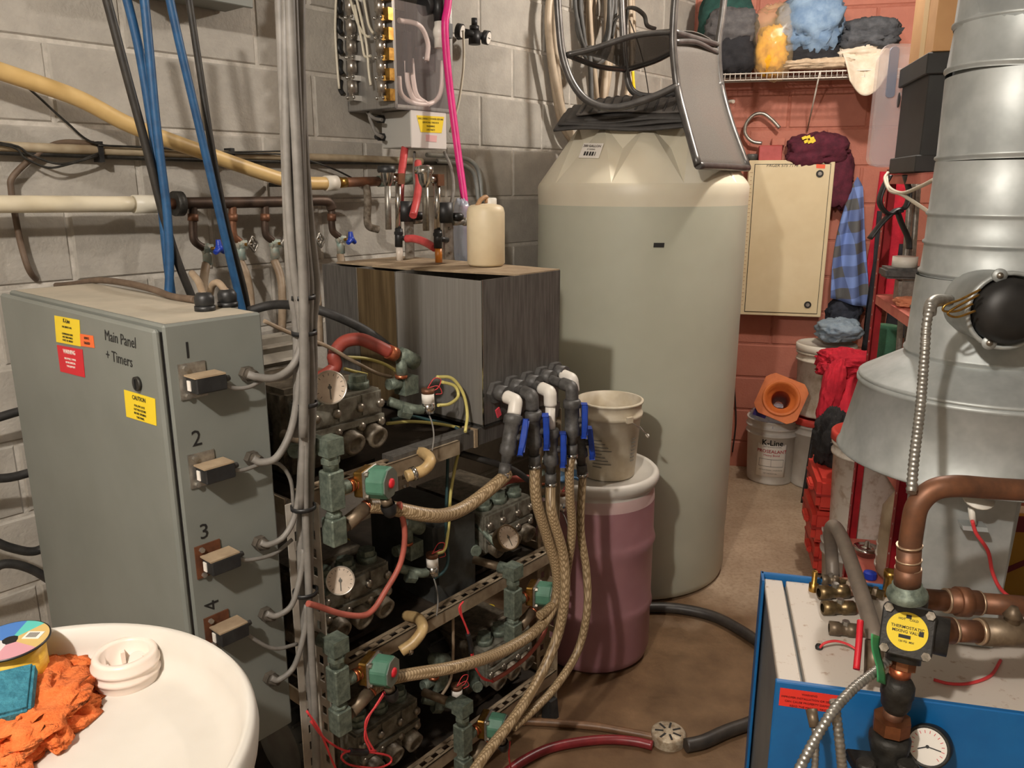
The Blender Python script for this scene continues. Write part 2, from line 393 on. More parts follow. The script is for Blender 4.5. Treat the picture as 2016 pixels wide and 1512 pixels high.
for k in range(n8):
    for j in range(-2, 2): fs.append(((4*k+j) % n32, (4*k+j+1) % n32, n32+k)); sm.append(True)
    ci = n32+n8+k; a_, b_, c_ = (4*k+2) % n32, n32+(k+1) % n8, n32+k; fs += [(a_, b_, ci), (b_, c_, ci), (c_, a_, ci)]; sm += [False]*3
fs.append(tuple(range(n32, n32+n8))); sm.append(False)
cn_ = []
for k in range(n8):
    m_ = (bs_[(4*k+2) % n32]+tp_[k]+tp_[(k+1) % n8])/3; cn_.append(m_+(TC+Z*1.55-m_).normalized()*.030)
b.add(bs_+tp_+cn_, fs, sm); b.build('cone_top', m_tankdome, t)
MB().lathe(TC+Z*zt, Z, [(.23, 0), (.23, .04), (.215, .05), (0, .052)], 40).build('lid', m_tankdome, t)
def ontank(x, y, rad=TR):
    d = ray(x, y); a = d.x**2+d.y**2; bb = -2*(TC.x*d.x+TC.y*d.y); c = TC.x**2+TC.y**2-rad**2
    return CAM+d*((-bb-math.sqrt(bb*bb-4*a*c))/2/a)
q = [ontank(1287, 478), ontank(1308, 478), ontank(1307, 487), ontank(1286, 487)]
plate('tape_mark', q, m_ink, t, .001, .002)
cq = [at(x, y, 3.02) for x, y in [(1151, 283), (1190, 284), (1180, 313), (1140, 312)]]
# label lies on the cone face
def oncone(x, y):
    lo, hi = 2.4, 3.4
    for _ in range(40):
        Ym = (lo+hi)/2; p = at(x, y, Ym); rr = math.hypot(p.x-TC.x, p.y-TC.y); rc = TR-.004-(p.z-1.668)/(zt-1.668)*(TR-.004-rt)
        if rr > rc: lo = Ym
        else: hi = Ym
    return at(x, y, lo)
lq = [oncone(x, y) for x, y in [(1151, 283), (1190, 284), (1180, 313), (1140, 312)]]
plate('label', lq, m_whitep, t, .001, .004)
lx = (lq[1]-lq[0]).normalized(); ly = (lq[0]-lq[3]).normalized(); lc = (lq[0]+lq[2])/2; ln = lx.cross(ly).normalized()
lw = (lq[1]-lq[0]).length; lh = (lq[0]-lq[3]).length
text('300 GALLON', lc+ly*lh*.26+ln*.008, lx, ly, lh*.22, m_ink, t)
text('20" LEGEND', lc+ly*lh*.04+ln*.008, lx, ly, lh*.11, m_inkgrey, t)
bar = MB()
for i in range(13):
    if i % 3 != 2: bar.obox(lc-ly*lh*.24+lx*lw*(-.27+.045*i)+ln*.0078, lx*lw*(.012+.008*(i % 2)), ly*lh*.13, ln*.0003)
bar.build('barcode', m_ink, t)
# ------------------------------------------------------------------ pink barrel, bucket, rag
BC = V((.297, 2.62, 0)); BR = .205; BZ = .71
m_pink = mat('pink_filled_drum', (166, 122, 126), .4, 0, (154, 108, 114), 4, sss=.15)
m_drumw = mat('drum_white', (212, 207, 198), .45, 0, (204, 198, 188), 6, sss=.1)
t = thing('plastic_drum', 'translucent plastic drum of pink liquid between the rack and the tall tank', 'drum', BC)
prof = [(0, .003), (BR-.03, .003), (BR-.008, .02), (BR, .05), (BR, .2), (BR+.006, .215), (BR+.002, .235), (BR, .25), (BR, .44), (BR+.008, .46), (BR+.002, .48), (BR, .495), (BR-.001, .61)]
MB().lathe(BC, Z, prof, 56).build('body', m_pink, t)
MB().lathe(BC, Z, [(BR-.008, .648), (BR-.010, .658), (BR+.006, .67), (BR+.012, .685), (BR+.010, .70), (BR, .71), (BR-.012, .705), (BR-.02, .685), (0, .68)], 56).build('top', m_drumw, t)
MB().lathe(BC, Z, [(BR-.001, .61), (BR-.003, .635), (BR-.008, .648)], 56).build('upper_band', mat('pale_pink_band', (206, 178, 174), .42, 0, (198, 168, 164), 6, sss=.15), t)
bk = V((.335, 2.62, .6815))
m_bucket = mat('used_white_bucket', (214, 204, 184), .5, 0, (196, 182, 156), 14)
t = thing('open_bucket', 'open grimy white bucket with wire bail standing on the pink drum', 'bucket', bk)
MB().lathe(bk, Z, [(0, .002), (.090, .002), (.093, .006), (.108, .215), (.113, .216), (.114, .228), (.109, .23), (.11, .262), (.115, .264), (.115, .27), (.107, .271), (.104, .2), (.09, .01), (0, .008)], 44).build('body', m_bucket, t)
def ringpt(c, rad, a, z): return c+V((rad*math.cos(a), rad*math.sin(a), z))
ea = math.radians(-62)
MB().obox(ringpt(bk, .115, ea, .224), V((.010, .006, 0)), V((-.003, .006, 0)), Z*.010).build('ear', m_bucket, t)
hp = [ringpt(bk, .116, ea, .222), ringpt(bk, .124, ea+.35, .19), ringpt(bk, .132, ea+.75, .155), ringpt(bk, .134, ea+1.05, .135), ringpt(bk, .124, ea+1.6, .16), ringpt(bk, .116, ea+2.4, .21)]
MB().tube(hp, .0018, 6).build('bail', m_alu, t)
MB().tube([ringpt(bk, .1335, ea+.85, .149), ringpt(bk, .1345, ea+1.0, .138), ringpt(bk, .1335, ea+1.15, .137)], .005, 8).build('grip', m_whitep, t)
for i in range(9):
    a0 = math.radians(-124+i*0); zz = .15-.012*i; rr0 = .0945+zz*.068
    MB().tube([ringpt(bk, rr0+.0015, math.radians(-128+k*6.2), zz) for k in range(4+(i*5) % 4)], .0014, 5, 2).build('print_line', m_inkgrey, t)
for i in range(7):
    zz = .15-.013*i; rr0 = .0945+zz*.068
    MB().tube([ringpt(bk, rr0+.0015, math.radians(-50+k*4), zz) for k in range(4+(i*3) % 3)], .0014, 5, 2).build('print_line', m_inkgrey, t)
# ------------------------------------------------------------------ slotted-angle rack
RU0, RU1, RNF, RNB = -1.815, -.875, .93, .26
m_angle = mat('slotted_angle_tan', (166, 150, 126), .55, .25, (124, 106, 84), 14, .1, 80)
m_anglew = mat('slotted_angle_grey', (196, 188, 176), .5, .15, (160, 150, 136), 12)
rack = thing('pump_rack', 'slotted steel angle rack carrying the pumps and the stainless tank', 'rack', g(-1.34, .6, 0))
def slotted(b, o, L, W, along, across, norm, th=.003, pitch=.042, slot=.022, gap=.34):
    # plate with real slots: two side strips and cross bars
    b.obox(o+along*L/2+across*W*.14, along*L/2, across*W*.14, norm*th/2)
    b.obox(o+along*L/2+across*W*.83, along*L/2, across*W*.17, norm*th/2)
    k = int(L/pitch)
    for i in range(k+1):
        s0 = i*pitch; s1 = min(L, s0+pitch-slot)
        if s1 > s0+.001: b.obox(o+along*(s0+s1)/2+across*W*.47, along*(s1-s0)/2, across*W*.24, norm*th/2)
def angle_post(u, n, z1, du, dn, m):
    b = MB(); slotted(b, g(u, n, .0), z1, .048, Z, GU*du, GN); slotted(b, g(u+.048*du*0, n, .0), z1, .045, Z, GN*dn, GU)
    return b.build('post', m, rack)
angle_post(RU0+.048, RNF+.005, 1.03, -1, 1, m_anglew)
angle_post(RU1, RNF-.045, 1.03, -1, 1, m_angle)
angle_post(RU0, RNB, 1.03, 1, -1, m_angle); angle_post(RU1, RNB, 1.03, -1, -1, m_angle)
def rail(u0, u1, n, z, m, h=.036, wd=.04):
    b = MB(); b.box(g, u0, u1, n-.003, n, z-h, z); slotted(b, g(u0, n, z-.0015), u1-u0, wd, GU, -GN, Z)
    return b.build('rail', m, rack)
rail(RU0+.05, -1.305, .935, 1.04, m_angle); rail(RU0+.05, RU1, .93, .592, m_angle); rail(RU0+.05, RU1, .93, .166, m_angle)
MB().box(g, RU0+.3, RU1, .885, .925, 1.005, 1.05).build('beam', m_steel_stain, rack)
MB().box(g, -1.243, -1.232, .883, .929, 1.003, 1.052).build('tape_band', m_dust, rack)
for z in (1.04, .592, .166):
    b = MB(); b.box(g, RU0+.05, RU1, RNB, RNB+.003, z-.036, z); b.build('rail', m_angle, rack)
    for u in (RU0+.01, RU1-.01): MB().box(g, u-.002, u+.002, RNB, RNF-.01, z-.04, z-.004).build('cross_rail', m_angle, rack)
m_shelfdk = mat('oily_shelf_plate', (70, 60, 50), .6, .3, (44, 38, 32), 12, .15, 60)
MB().box(g, RU0+.06, RU1-.01, RNB+.01, RNF-.05, 1.005, 1.012).build('shelf', m_shelfdk, rack)
MB().box(g, RU0+.06, RU1-.01, RNB+.01, RNF-.05, .556, .563).build('shelf', m_shelfdk, rack)
MB().box(g, RU0+.06, RU1-.01, RNB+.01, RNF-.05, .13, .137).build('shelf', m_shelfdk, rack)
MB().hexa(g(RU1-.02, RNF-.01, 0), g(RU1-.02, RNF-.01, .07), .028, .022, 4).build('foot', m_rubber, rack)
# ------------------------------------------------------------------ stainless tank
SU0, SU1, SZ0, SZ1 = -1.211, -.89, 1.053, 1.432
st = thing('stainless_tank', 'rectangular stained stainless steel mixing tank on top of the rack', 'tank', g(-1.05, .6, SZ0))
th = .003
def gplate(name, m, a0, a1, b0, b1, c0, c1, parent=st, bevel=0): return MB().box(g, a0, a1, b0, b1, c0, c1).build(name, m, parent, bevel)
ns = [.283, .445, .609, .93]
for i, mm in ((0, m_steel_stain), (1, m_rust), (2, m_steel)): gplate('side_panel', mm, SU0, SU0+th, ns[i]+.0015, ns[i+1]-.0015, SZ0, SZ1-.001*i)
for k in ns[1:3]: gplate('seam', m_chrome, SU0-.002, SU0, k-.0015, k+.0015, SZ0, SZ1)
gplate('seam', m_chrome, SU0-.0015, SU0+.0015, .9285, .9315, SZ0, SZ1)
gplate('front_panel', m_steel_stain, SU0, SU1, .927, .93, SZ0, SZ1)
gplate('back_panel', m_steel, SU0, SU1, .283, .286, SZ0, SZ1); gplate('far_panel', m_steel, SU1-th, SU1, .283, .93, SZ0, SZ1)
for k in ns[1:3]: gplate('partition', m_steel, SU0+th, SU1-th, k-.0015, k+.0015, SZ0+.02, SZ1)
gplate('floor_plate', m_iron, SU0, SU1, .283, .93, SZ0-.004, SZ0+.004)
def lidp(pts, nm='lid'):
    b = MB(); b.prism([(0, 0)], g(0, 0, 0), GU, GN, Z) if 0 else None
    b = MB(); vs = [g(u, n, SZ1-.002) for u, n in pts]+[g(u, n, SZ1+.003) for u, n in pts]; k = len(pts)
    b.add(vs, [tuple(range(k-1, -1, -1)), tuple(range(k, 2*k))]+[(i, (i+1) % k, k+(i+1) % k, k+i) for i in range(k)]); return b.build(nm, m_dust, st)
lidp([(-1.145, .613), (SU1, .613), (SU1, .928), (-1.065, .928)])
lidp([(-1.16, .45), (SU1, .45), (SU1, .606), (-1.15, .606)])
lidp([(-1.16, .285), (SU1, .285), (SU1, .442), (-1.15, .442)])
# ------------------------------------------------------------------ control panel
PU0, PU1, PN0, PN1, PZ0, PZ1 = -2.034, -1.845, .235, .95, .545, 1.43
cp = thing('control_panel', 'grey steel control cabinet with warning stickers and four black counters', 'control panel', g(-1.95, .6, PZ0))
MB().box(g, PU0, PU1, PN0, PN1, PZ0, PZ1).build('body', m_panel, cp, .004)
DN1 = PN1-.001
MB().box(g, PU0-.017, PU0-.003, PN0-.01, DN1, PZ0+.0, PZ1-.006).build('door', m_panel, cp, .005)
MB().box(g, PU0+.01, PU1-.008, PN0+.01, PN1-.01, PZ1-.001, PZ1+.0006).build('dusty_top', mat('dusty_enamel', (176, 166, 148), .8, 0, (160, 152, 136), 8), cp)
MB().box(g, PU0-.006, PU0, PN0+.005, DN1-.004, PZ0+.01, PZ1-.012).build('gasket', m_black, cp)
# ------------------------------------------------------------------ foreground drum
DC = V((-.62, .817, 0)); DR = .30; DZ = .997
t = thing('white_drum', 'big white plastic drum with a screw bung in the lower left foreground', 'drum', DC)
DRM = [(0, .003), (DR-.03, .003), (DR-.008, .03), (DR-.004, .3), (DR+.002, .32), (DR-.004, .34), (DR-.004, .62), (DR+.002, .64), (DR-.006, .66), (DR-.012, .90), (DR-.02, .92), (DR-.018, .935), (DR-.003, .948), (DR, .972), (DR-.002, .988), (DR-.009, .998), (DR-.016, .994), (DR-.022, .965), (DR-.034, .942), (DR-.05, .935), (0, .933)]
MB().lathe(DC, Z, DRM, 96).build('body', m_drumw, t)
# ------------------------------------------------------------------ boiler
QZ = .75; q0 = pf(1498, 1124, QZ); q1 = pf(1527, 1341, QZ)
bo = Ruv(q0); bf = Ruv(q1); BU0 = (bo.x+bf.x)/2; BN0 = bo.y; BN1 = bf.y; BU1 = BU0+.95
boil = thing('boiler', 'blue boiler cabinet with a speckled white top plate', 'boiler', r(BU0+.45, (BN0+BN1)/2, 0))
MB().box(r, BU0+.012, BU1, BN0+.012, BN1-.01, .06, QZ-.03).build('body', mat('boiler_side_grey', (132, 136, 134), .45, .3, (116, 120, 120), 6), boil)
MB().box(r, BU0, BU1, BN1-.012, BN1, .06, QZ).build('front_panel', m_blue, boil, .002)
MB().box(r, BU0, BU1, BN0, BN0+.012, .06, QZ).build('back_panel', m_blue, boil, .002)
MB().box(r, BU0, BU0+.006, BN0, BN0+.05, .06, QZ).build('corner_trim', m_blue, boil)
m_speck = mat('speckled_white_plate', (212, 202, 190), .5, 0, (170, 142, 118), 38, 0, 100, 5, (.6, .72))
MB().box(r, BU0+.008, BU0+.05, BN0+.013, BN1-.013, QZ-.03, QZ-.012).build('top_strip', m_speck, boil, .002)
MB().box(r, BU0+.058, BU1-.01, BN0+.013, BN1-.013, QZ-.03, QZ-.012).build('top_plate', m_speck, boil, .002)
# ------------------------------------------------------------------ flue duct and draft hood
FLY = 1.62; FC_ = V((.985, FLY, 0))
duct = thing('flue_duct', 'large galvanized round flue duct with a flared draft hood above the boiler', 'duct', FC_+Z*.9)
def zd(y): return (HC+ray(1900, y).z/ray(1900, y).y*FLY)
fr_ = .137
def dsec(name, z0, z1, r0, r1, axis=Z, bead=True, base=None):
    pf_ = [(r0, z0)]
    if bead: pf_ += [(r0, z0+.004), (r0+.004, z0+.007), (r0+.004, z0+.011), (r0, z0+.014)]
    pf_ += [(r1, z1)]
    return MB().lathe(base or FC_, axis, pf_, 64).build(name, m_galv, duct)
zs = [zd(545), zd(487), zd(430), zd(318)]
dsec('duct_section', zd(700), zd(545), fr_+.012, fr_+.008)
dsec('duct_section', zs[0], zs[1], fr_+.002, fr_); dsec('duct_section', zs[1], zs[2], fr_, fr_); dsec('duct_section', zs[2], zs[3], fr_, fr_-.002)
# adjustable elbow: tilted gores above
z4 = zs[3]
tilt = V((-.10, 0, 1)).normalized()
dsec('elbow_gore', 0, .16, fr_-.003, fr_-.003, V((0, .03, 1)), True, FC_+Z*z4)
MB().cyl(FC_+Z*(z4-.02), FC_+Z*(z4+.30), fr_-.013, n=48).build('inner_sleeve', m_galv, duct)
dsec('elbow_gore', 0, .10, fr_-.004, fr_-.004, V((.09, .02, 1)), True, FC_+V((-.002, .005, z4+.155)))
dsec('duct_section', 0, CEIL-z4-.27, fr_-.004, fr_-.006, V((.03, 0, 1)), True, FC_+V((.006, .01, z4+.245)))
dsec('hood_cone', zd(757), zd(700), .232, fr_+.012)
MB().lathe(FC_, Z, [(.232, zd(757)+.006), (.238, zd(757)+.003), (.238, zd(757)-.004), (.233, zd(757)-.008), (.262, zd(895)+.004), (.266, zd(895)), (.262, zd(895)-.004), (.255, zd(895)+.002), (.225, zd(757)-.006)], 72).build('hood_skirt', m_galv, duct)
MB().lathe(FC_, Z, [(.10, QZ), (.11, zd(905)), (.105, zd(905)), (.095, QZ)], 40).build('flue_collar', m_galv, duct)
# ------------------------------------------------------------------ red shelving unit
SHU = .727; SN0, SN1 = 1.635, 2.31; SHD = .42
sh = thing('red_shelving', 'red perforated steel shelving unit behind the flue duct', 'shelf', r(SHU+.2, 2.0, 0))
shz = [Ruv(pru(x, y, SHU)).z for x, y in [(1666, 1060), (1690, 832), (1717, 578), (1748, 345)]]
m_holes = mat('bolt_hole_grey', (196, 178, 170), .6)
def rpost(u, n, du, dn):
    b = MB(); b.box(r, u, u+.002*du, n, n+.036*dn, 0, shz[3]+.02); b.box(r, u, u+.036*du, n, n+.002*dn, 0, shz[3]+.02)
    p = b.build('post', m_redpaint, sh)
    for k in range(int(shz[3]/.05)):
        for nn in (.018,):
            MB().cyl(r(u-.0006, n+nn*dn, .05+k*.05), r(u+.0005, n+nn*dn, .05+k*.05), .0035, n=8).build('hole', m_holes, p)
    return p
rpost(SHU, SN0, 1, 1); rpost(SHU, SN1, 1, -1); rpost(SHU+SHD, SN0, -1, 1); rpost(SHU+SHD, SN1, -1, -1)
m_redsh = mat('dusty_red_shelf', (206, 120, 104), .6, 0, (186, 92, 80), 10)
for z in shz:
    b = MB(); b.box(r, SHU+.003, SHU+SHD-.003, SN0, SN1, z-.002, z+.002); b.box(r, SHU+.003, SHU+.006, SN0+.002, SN1-.002, z-.03, z); b.box(r, SHU+.003, SHU+SHD-.003, SN0+.002, SN0+.005, z-.03, z); b.box(r, SHU+.003, SHU+SHD-.003, SN1-.005, SN1-.002, z-.03, z)
    b.build('shelf_board', m_redsh, sh)
# ------------------------------------------------------------------ cream wall cabinet
CU0, CU1, CZ0, CZ1, CNF = .325, .765, .948, 1.792, .12
cab = thing('wall_cabinet', 'cream steel wall cabinet with two round locks on the red wall', 'cabinet', r(.54, .06, CZ0))
MB().box(r, CU0, CU1, .014, CNF, CZ0, CZ1).build('body', m_cream, cab, .003)
MB().box(r, CU0+.03, CU1-.02, CNF, CNF+.002, CZ0+.018, CZ1-.02).build('door_gap', m_ink, cab)
MB().box(r, CU0+.033, CU1-.023, CNF, CNF+.006, CZ0+.021, CZ1-.023).build('door', m_cream, cab, .001)
for x, y in [(1614, 342), (1590, 600)]:
    p = pr(x, y, CNF+.006); lk = MB().cyl(p, p+RN*.004, .019, n=24).build('lock', m_iron, cab); MB().cyl(p, p+RN*.008, .010, n=16).build('lock_core', m_alu, lk)
# ------------------------------------------------------------------ wire shelf
ws = thing('wire_shelf', 'white wire shelf across the red wall piled with clothes', 'shelf', r(1.0, .2, 2.2))
WZ = 2.205; m_wire = mat('white_coated_wire', (206, 200, 190), .4)
b = MB()
for n in (.03, .2, .36): b.cyl(r(.03, n, WZ), r(1.9, n, WZ), .0035, n=8)
b.cyl(r(.03, .36, WZ-.03), r(1.9, .36, WZ-.03), .0035, n=8)
b.build('rod', m_wire, ws)
b = MB()
for i in range(74): b.tube([r(.04+i*.0254, .016, WZ+.004), r(.04+i*.0254, .36, WZ+.004), r(.04+i*.0254, .363, WZ-.032)], .0016, 5, raw=True)
b.build('cross_wires', m_wire, ws)
for u in (.08, .62, 1.2, 1.7):
    MB().tube([r(u, .36, WZ-.005), r(u, .02, WZ-.26)], .004, 6, raw=True).build('brace', m_wire, ws)
# ================================================================== control panel details
UD = PU0-.017
def dq(pts): return [pu(x, y, UD) for x, y in pts]
def lettering(q, rows, parent):          # rows: (text, rel y, rel size, material, bold)
    ux = (q[1]-q[0]).normalized(); uy = (q[0]-q[3]).normalized(); h = (q[0]-q[3]).length; w_ = (q[1]-q[0]).length
    for (s, ry, rs, m, bo_) in rows:
        o = q[3].lerp(q[2], .5)+uy*h*ry
        text(s, o, ux, uy, h*rs, m, parent, bold=bo_, lift=.0016)
q = dq([(108, 621), (157, 630), (160, 682), (112, 673)]); s1 = plate('sticker', q, m_yellow, cp)
lettering(q, [('K-Line', .85, .22, m_ink, .012), ('FOR SERVICE CALL', .62, .10, m_ink, 0), ('COMPRESSOR PUMPS', .36, .10, m_ink, 0), ('AND TIMER PANELS', .24, .10, m_ink, 0), ('CHECK OIL WEEKLY', .12, .10, m_ink, 0)], s1)
q = dq([(158, 657), (184, 661), (187, 685), (160, 681)]); s2 = plate('sticker', q, m_orange, cp)
lettering(q, [('SERVICE', .7, .26, m_ink, .01), ('TAGGED', .3, .28, m_ink, .02)], s2)
q = dq([(113, 679), (163, 688), (168, 743), (120, 731)]); s3 = plate('sticker', q, m_redp, cp)
lettering(q, [('WARNING', .82, .22, m_whitep, .012), ('DISCONNECT POWER', .56, .10, m_whitep, 0), ('BEFORE SERVICING', .42, .10, m_whitep, 0), ('THIS EQUIPMENT', .28, .10, m_whitep, 0)], s3)
q = dq([(245, 767), (306, 785), (309, 838), (250, 820)]); s4 = plate('sticker', q, m_yellow, cp)
lettering(q, [('CAUTION', .80, .22, m_ink, .012), ('FOLLOW LOCK', .52, .11, m_ink, 0), ('OUT PROCEDURE', .38, .11, m_ink, 0), ('BEFORE OPENING', .24, .11, m_ink, 0), ('THIS PANEL', .10, .11, m_ink, 0)], s4)
nx, nzv = GN, Z
text('Main Panel', pu(236, 668, UD), GN, Z+GN*.02, .029, m_ink, cp, shear=.12)
text('+ Timers', pu(234, 706, UD), GN, Z, .029, m_ink, cp, shear=.12)
p = pu(273, 755, UD); lt = MB().cyl(p, p-GU*.006, .013, n=20).build('latch', m_iron, cp); MB().box(lambda a, b_, c: p+GU*a+GN*b_+Z*c, -.009, -.006, -.002, .002, -.009, .009).build('latch_slot', m_black, lt)
for s, x, y, rot in [('1', 369, 691, 0), ('2', 387, 864, 0), ('3', 402, 1047, 0), ('4', 418, 1191, 1)]:
    text(s, pg(x, y, PN1), Z if rot else GU, -GU if rot else Z, .042, m_ink, cp, name='number')
for k, (x, y) in enumerate([(400, 752), (418, 927), (430, 1105), (447, 1243)]):
    c = Guv(pg(x, y, PN1+.02)); u, z = c.x, c.z
    brm = m_alu if k < 2 else mat('rusted_bracket', (110, 66, 40), .7, .3, (80, 46, 28), 30)
    ctr = MB().box(g, u-.024, u+.034, PN1+.006, PN1+.042, z-.016, z+.012).build('counter', m_black, cp, .002)
    MB().box(g, u-.026, u+.032, PN1+.004, PN1+.042, z+.012, z+.015).build('counter_top', m_dust, ctr)
    MB().box(g, u-.026, u-.024, PN1+.012, PN1+.022, z-.012, z+.006).build('display', m_whitep, ctr)
    MB().box(g, u-.034, u+.016, PN1, PN1+.003, z-.03, z+.034).build('bracket', brm, ctr)
    for dz in (-.024, .026): MB().hexa(g(u-.022, PN1+.002, z+dz), g(u-.022, PN1+.009, z+dz), .005).build('screw', m_alu, ctr)
    MB().cyl(g(u+.032, PN1+.024, z-.002), g(u+.048, PN1+.024, z), .007, .005, 10).build('cable_grip', m_dkpvc, ctr)
m_gland = mat('dusty_cable_gland', (96, 88, 78), .6, .2, (70, 64, 56), 40)
GL = [(483, 735), (493, 901), (508, 1067), (520, 1207), (529, 1333)]
for x, y in GL:
    p = pg(x, y, PN1); gl = MB().hexa(p, p+GN*.014, .015).build('cable_gland', m_gland, cp); MB().cyl(p+GN*.014, p+GN*.030+GU*.004, .013, .008, 12).build('gland_nut', m_gland, gl)
for x, y in [(404, 612), (449, 604)]:
    p = pf(x, y, PZ1); gl = MB().cyl(p, p+Z*.010, .019, n=16).build('top_gland', m_black, cp); MB().lathe(p, Z, [(.016, .01), (.018, .014), (.018, .026), (.013, .034), (0, .035)], 18).build('gland_dome', m_black, gl)
# ------------------------------------------------------------------ grey cable bundle hanging from the ceiling to the rack post
m_gcable = mat('grey_pvc_cable', (134, 130, 124), .55, 0, (112, 108, 102), 18)
cb = thing('cable_bundle', 'thick bundle of grey cables tied together hanging down to the rack post', 'cables', g(-1.77, 1.0, .2))
NBD = .985
core = [(572, -40), (574, 120), (580, 300), (588, 450), (597, 560), (600, 640), (602, 740), (600, 860), (597, 1000), (600, 1150), (607, 1300), (618, 1440), (622, 1540)]
def bpt(x, y, dx, dn): return pg(x+dx, y, NBD+dn)
offs = [(-20, 0), (-12, .014), (-3, -.006), (6, .016), (14, .002), (21, -.006), (0, .026)]
for i, (dx, dn) in enumerate(offs):
    end = [7, 8, 12, 12, 9, 8, 7][i]
    pts = [bpt(x, y, dx*(1.08 if y < 600 else .62)+4*math.sin(y/150+i*2), dn) for (x, y) in core[:end+1]]
    MB().tube(pts, .0078 if i % 2 else .0090, 8, 5).build('cable', m_gcable, cb)
for (x, y) in [(596, 585), (599, 655), (601, 795), (597, 998), (601, 1165)]:
    c = pg(x, y, NBD+.008); rr = 22*mpp(c)
    MB().lathe(c-Z*.004, Z, [(rr, 0), (rr+.003, 0), (rr+.003, .008), (rr, .008)], 18, closed=True).build('cable_tie', m_black, cb)
br = [[(488, 737), (505, 742), (540, 744), (572, 725), (590, 690), (596, 640)],
      [(498, 903), (515, 910), (545, 900), (572, 850), (586, 780), (594, 700)],
      [(513, 1068), (530, 1072), (560, 1055), (582, 1010), (592, 930)],
      [(525, 1208), (545, 1212), (575, 1190), (592, 1130), (598, 1080)],
      [(534, 1335), (550, 1338), (580, 1310), (600, 1240), (604, 1190)]]
for k, ptl in enumerate(br):
    rad = .0075 if k < 2 else .006
    MB().tube([pg(x, y, PN1+.028+(NBD+.01-PN1-.028)*min(1, i/2)) for i, (x, y) in enumerate(ptl)], rad, 8, 6).build('branch_cable', m_gcable, cb)
br2 = [[(437, 752), (460, 764), (490, 762), (520, 748), (560, 745), (584, 722)], [(455, 925), (480, 925), (520, 912), (550, 914), (572, 945), (578, 1000)],
       [(466, 1100), (495, 1102), (540, 1090), (575, 1062)], [(480, 1240), (500, 1258), (540, 1277), (585, 1268)], [(462, 1118), (440, 1150), (425, 1180), (420, 1195)]]
for ptl in br2[:4]: MB().tube([pg(x, y, PN1+.03) for x, y in ptl], .004, 7, 6).build('counter_cable', m_gcable, cb)
# ================================================================== hoses from the ceiling
m_bhose = mat('blue_air_hose', (38, 88, 132), .5, 0, (30, 72, 112), 30)
m_khose = mat('black_air_hose', (36, 33, 30), .55, 0, (52, 48, 42), 25)
HN = .30
def hose(label, pts, rpx, m, nn=HN, cat='hose', group=None, name='air_hose'):
    P = [pg(x, y, (nn if len(pt) == 2 else pt[2])) for pt in pts for x, y in [pt[:2]]]
    return tubeobj(name, label, cat, P, rpx*mpp(P[0]), m, group)
hose('black hose leaning left of the blue hoses above the control panel', [(200, -40), (250, 150), (288, 290), (318, 410), (348, 510), (384, 600)], 9, m_khose)
hose('leftmost blue air hose crossing the other blue hose above the panel', [(240, -40), (272, 90), (296, 230), (310, 330), (321, 430), (330, 520), (342, 610)], 9, m_bhose, .29)
hose('straight blue air hose in front of the crossing pair above the panel', [(280, -40), (292, 80), (306, 230), (318, 330), (329, 420), (334, 520), (330, 610)], 9, m_bhose, .315)
hose('rightmost blue air hose, alone beside the black one', [(326, -40), (352, 80), (385, 220), (418, 360), (448, 490), (482, 630)], 8.5, m_bhose, .31)
hose('black hose beside the rightmost blue hose', [(366, -40), (392, 130), (420, 310), (446, 440), (478, 560), (490, 620)], 7, m_khose, .28)
MB().lathe(pg(320, 402, .30)-Z*.02, Z, [(.024, 0), (.027, 0), (.027, .04), (.024, .04)], 16, closed=True)
# ------------------------------------------------------------------ wall pipes
m_ypipe = mat('yellowed_pex', (218, 186, 128), .42, 0, (204, 170, 110), 10)
m_wpipe = mat('off_white_pex', (222, 212, 188), .4, 0, (208, 196, 168), 8)
t = thing('yellowed_pipe', 'yellowed plastic water pipe sloping down across the grey wall', 'pipe', pg(400, 300, .10))
P = [pg(x, y, .11) for x, y in [(-420, -5), (-80, 112), (0, 140), (150, 192), (260, 248), (400, 300), (545, 350), (600, 360), (645, 361)]]
MB().tube(P, .0205, 14, 8).build('pipe', m_ypipe, t)
MB().cyl(pg(640, 361, .11), pg(662, 360, .11), .024, n=16).build('coupling', m_white, t)
MB().cyl(pg(662, 360, .11), pg(680, 359, .11), .017, n=14).build('adapter', m_brass, t)
MB().cyl(pg(680, 359, .11), pg(745, 357, .11), .016, n=14).build('copper_stub', m_copper, t)
MB().cyl(pg(745, 357, .11), pg(815, 352, .11), .019, n=14).build('nipple', m_grnpat, t)
MB().tube([pg(715, 360, .11), pg(722, 372, .11), pg(724, 400, .11), pg(723, 430, .11), pg(727, 446, .11), pg(745, 452, .12)], .013, 12, 6).build('drop_leg', mat('corroded_pipe', (142, 132, 118), .7, .3, (96, 84, 70), 60, .3, 150), t)
b = MB().box(g, *[Guv(pg(545, 350, .05)).x-.006, Guv(pg(545, 350, .05)).x+.006], .012, .135, Guv(pg(545, 368, .05)).z, Guv(pg(545, 360, .05)).z)
b.build('clip', m_iron, t)
t = thing('manifold_pipe', 'horizontal white pipe feeding a dark copper manifold with five valved drops', 'pipe', pg(450, 400, .10))
zz = 1.61
pm_ = lambda x, y=400: pg(x, y, .10)
MB().tube([pm_(-560, 407), pm_(-80, 403), pm_(0, 402), pm_(140, 402), pm_(265, 402)], .021, 14, 4).build('white_pipe', m_wpipe, t)
MB().cyl(pm_(262, 402), pm_(318, 402), .024, n=16).build('sleeve', mat('milky_sleeve', (206, 200, 184), .4), t)
MB().cyl(pm_(342, 401), pm_(358, 401), .034, n=16).build('flange', m_iron, t)
MB().cyl(pm_(310, 402), pm_(345, 401), .015, n=12).build('stub', m_copper, t)
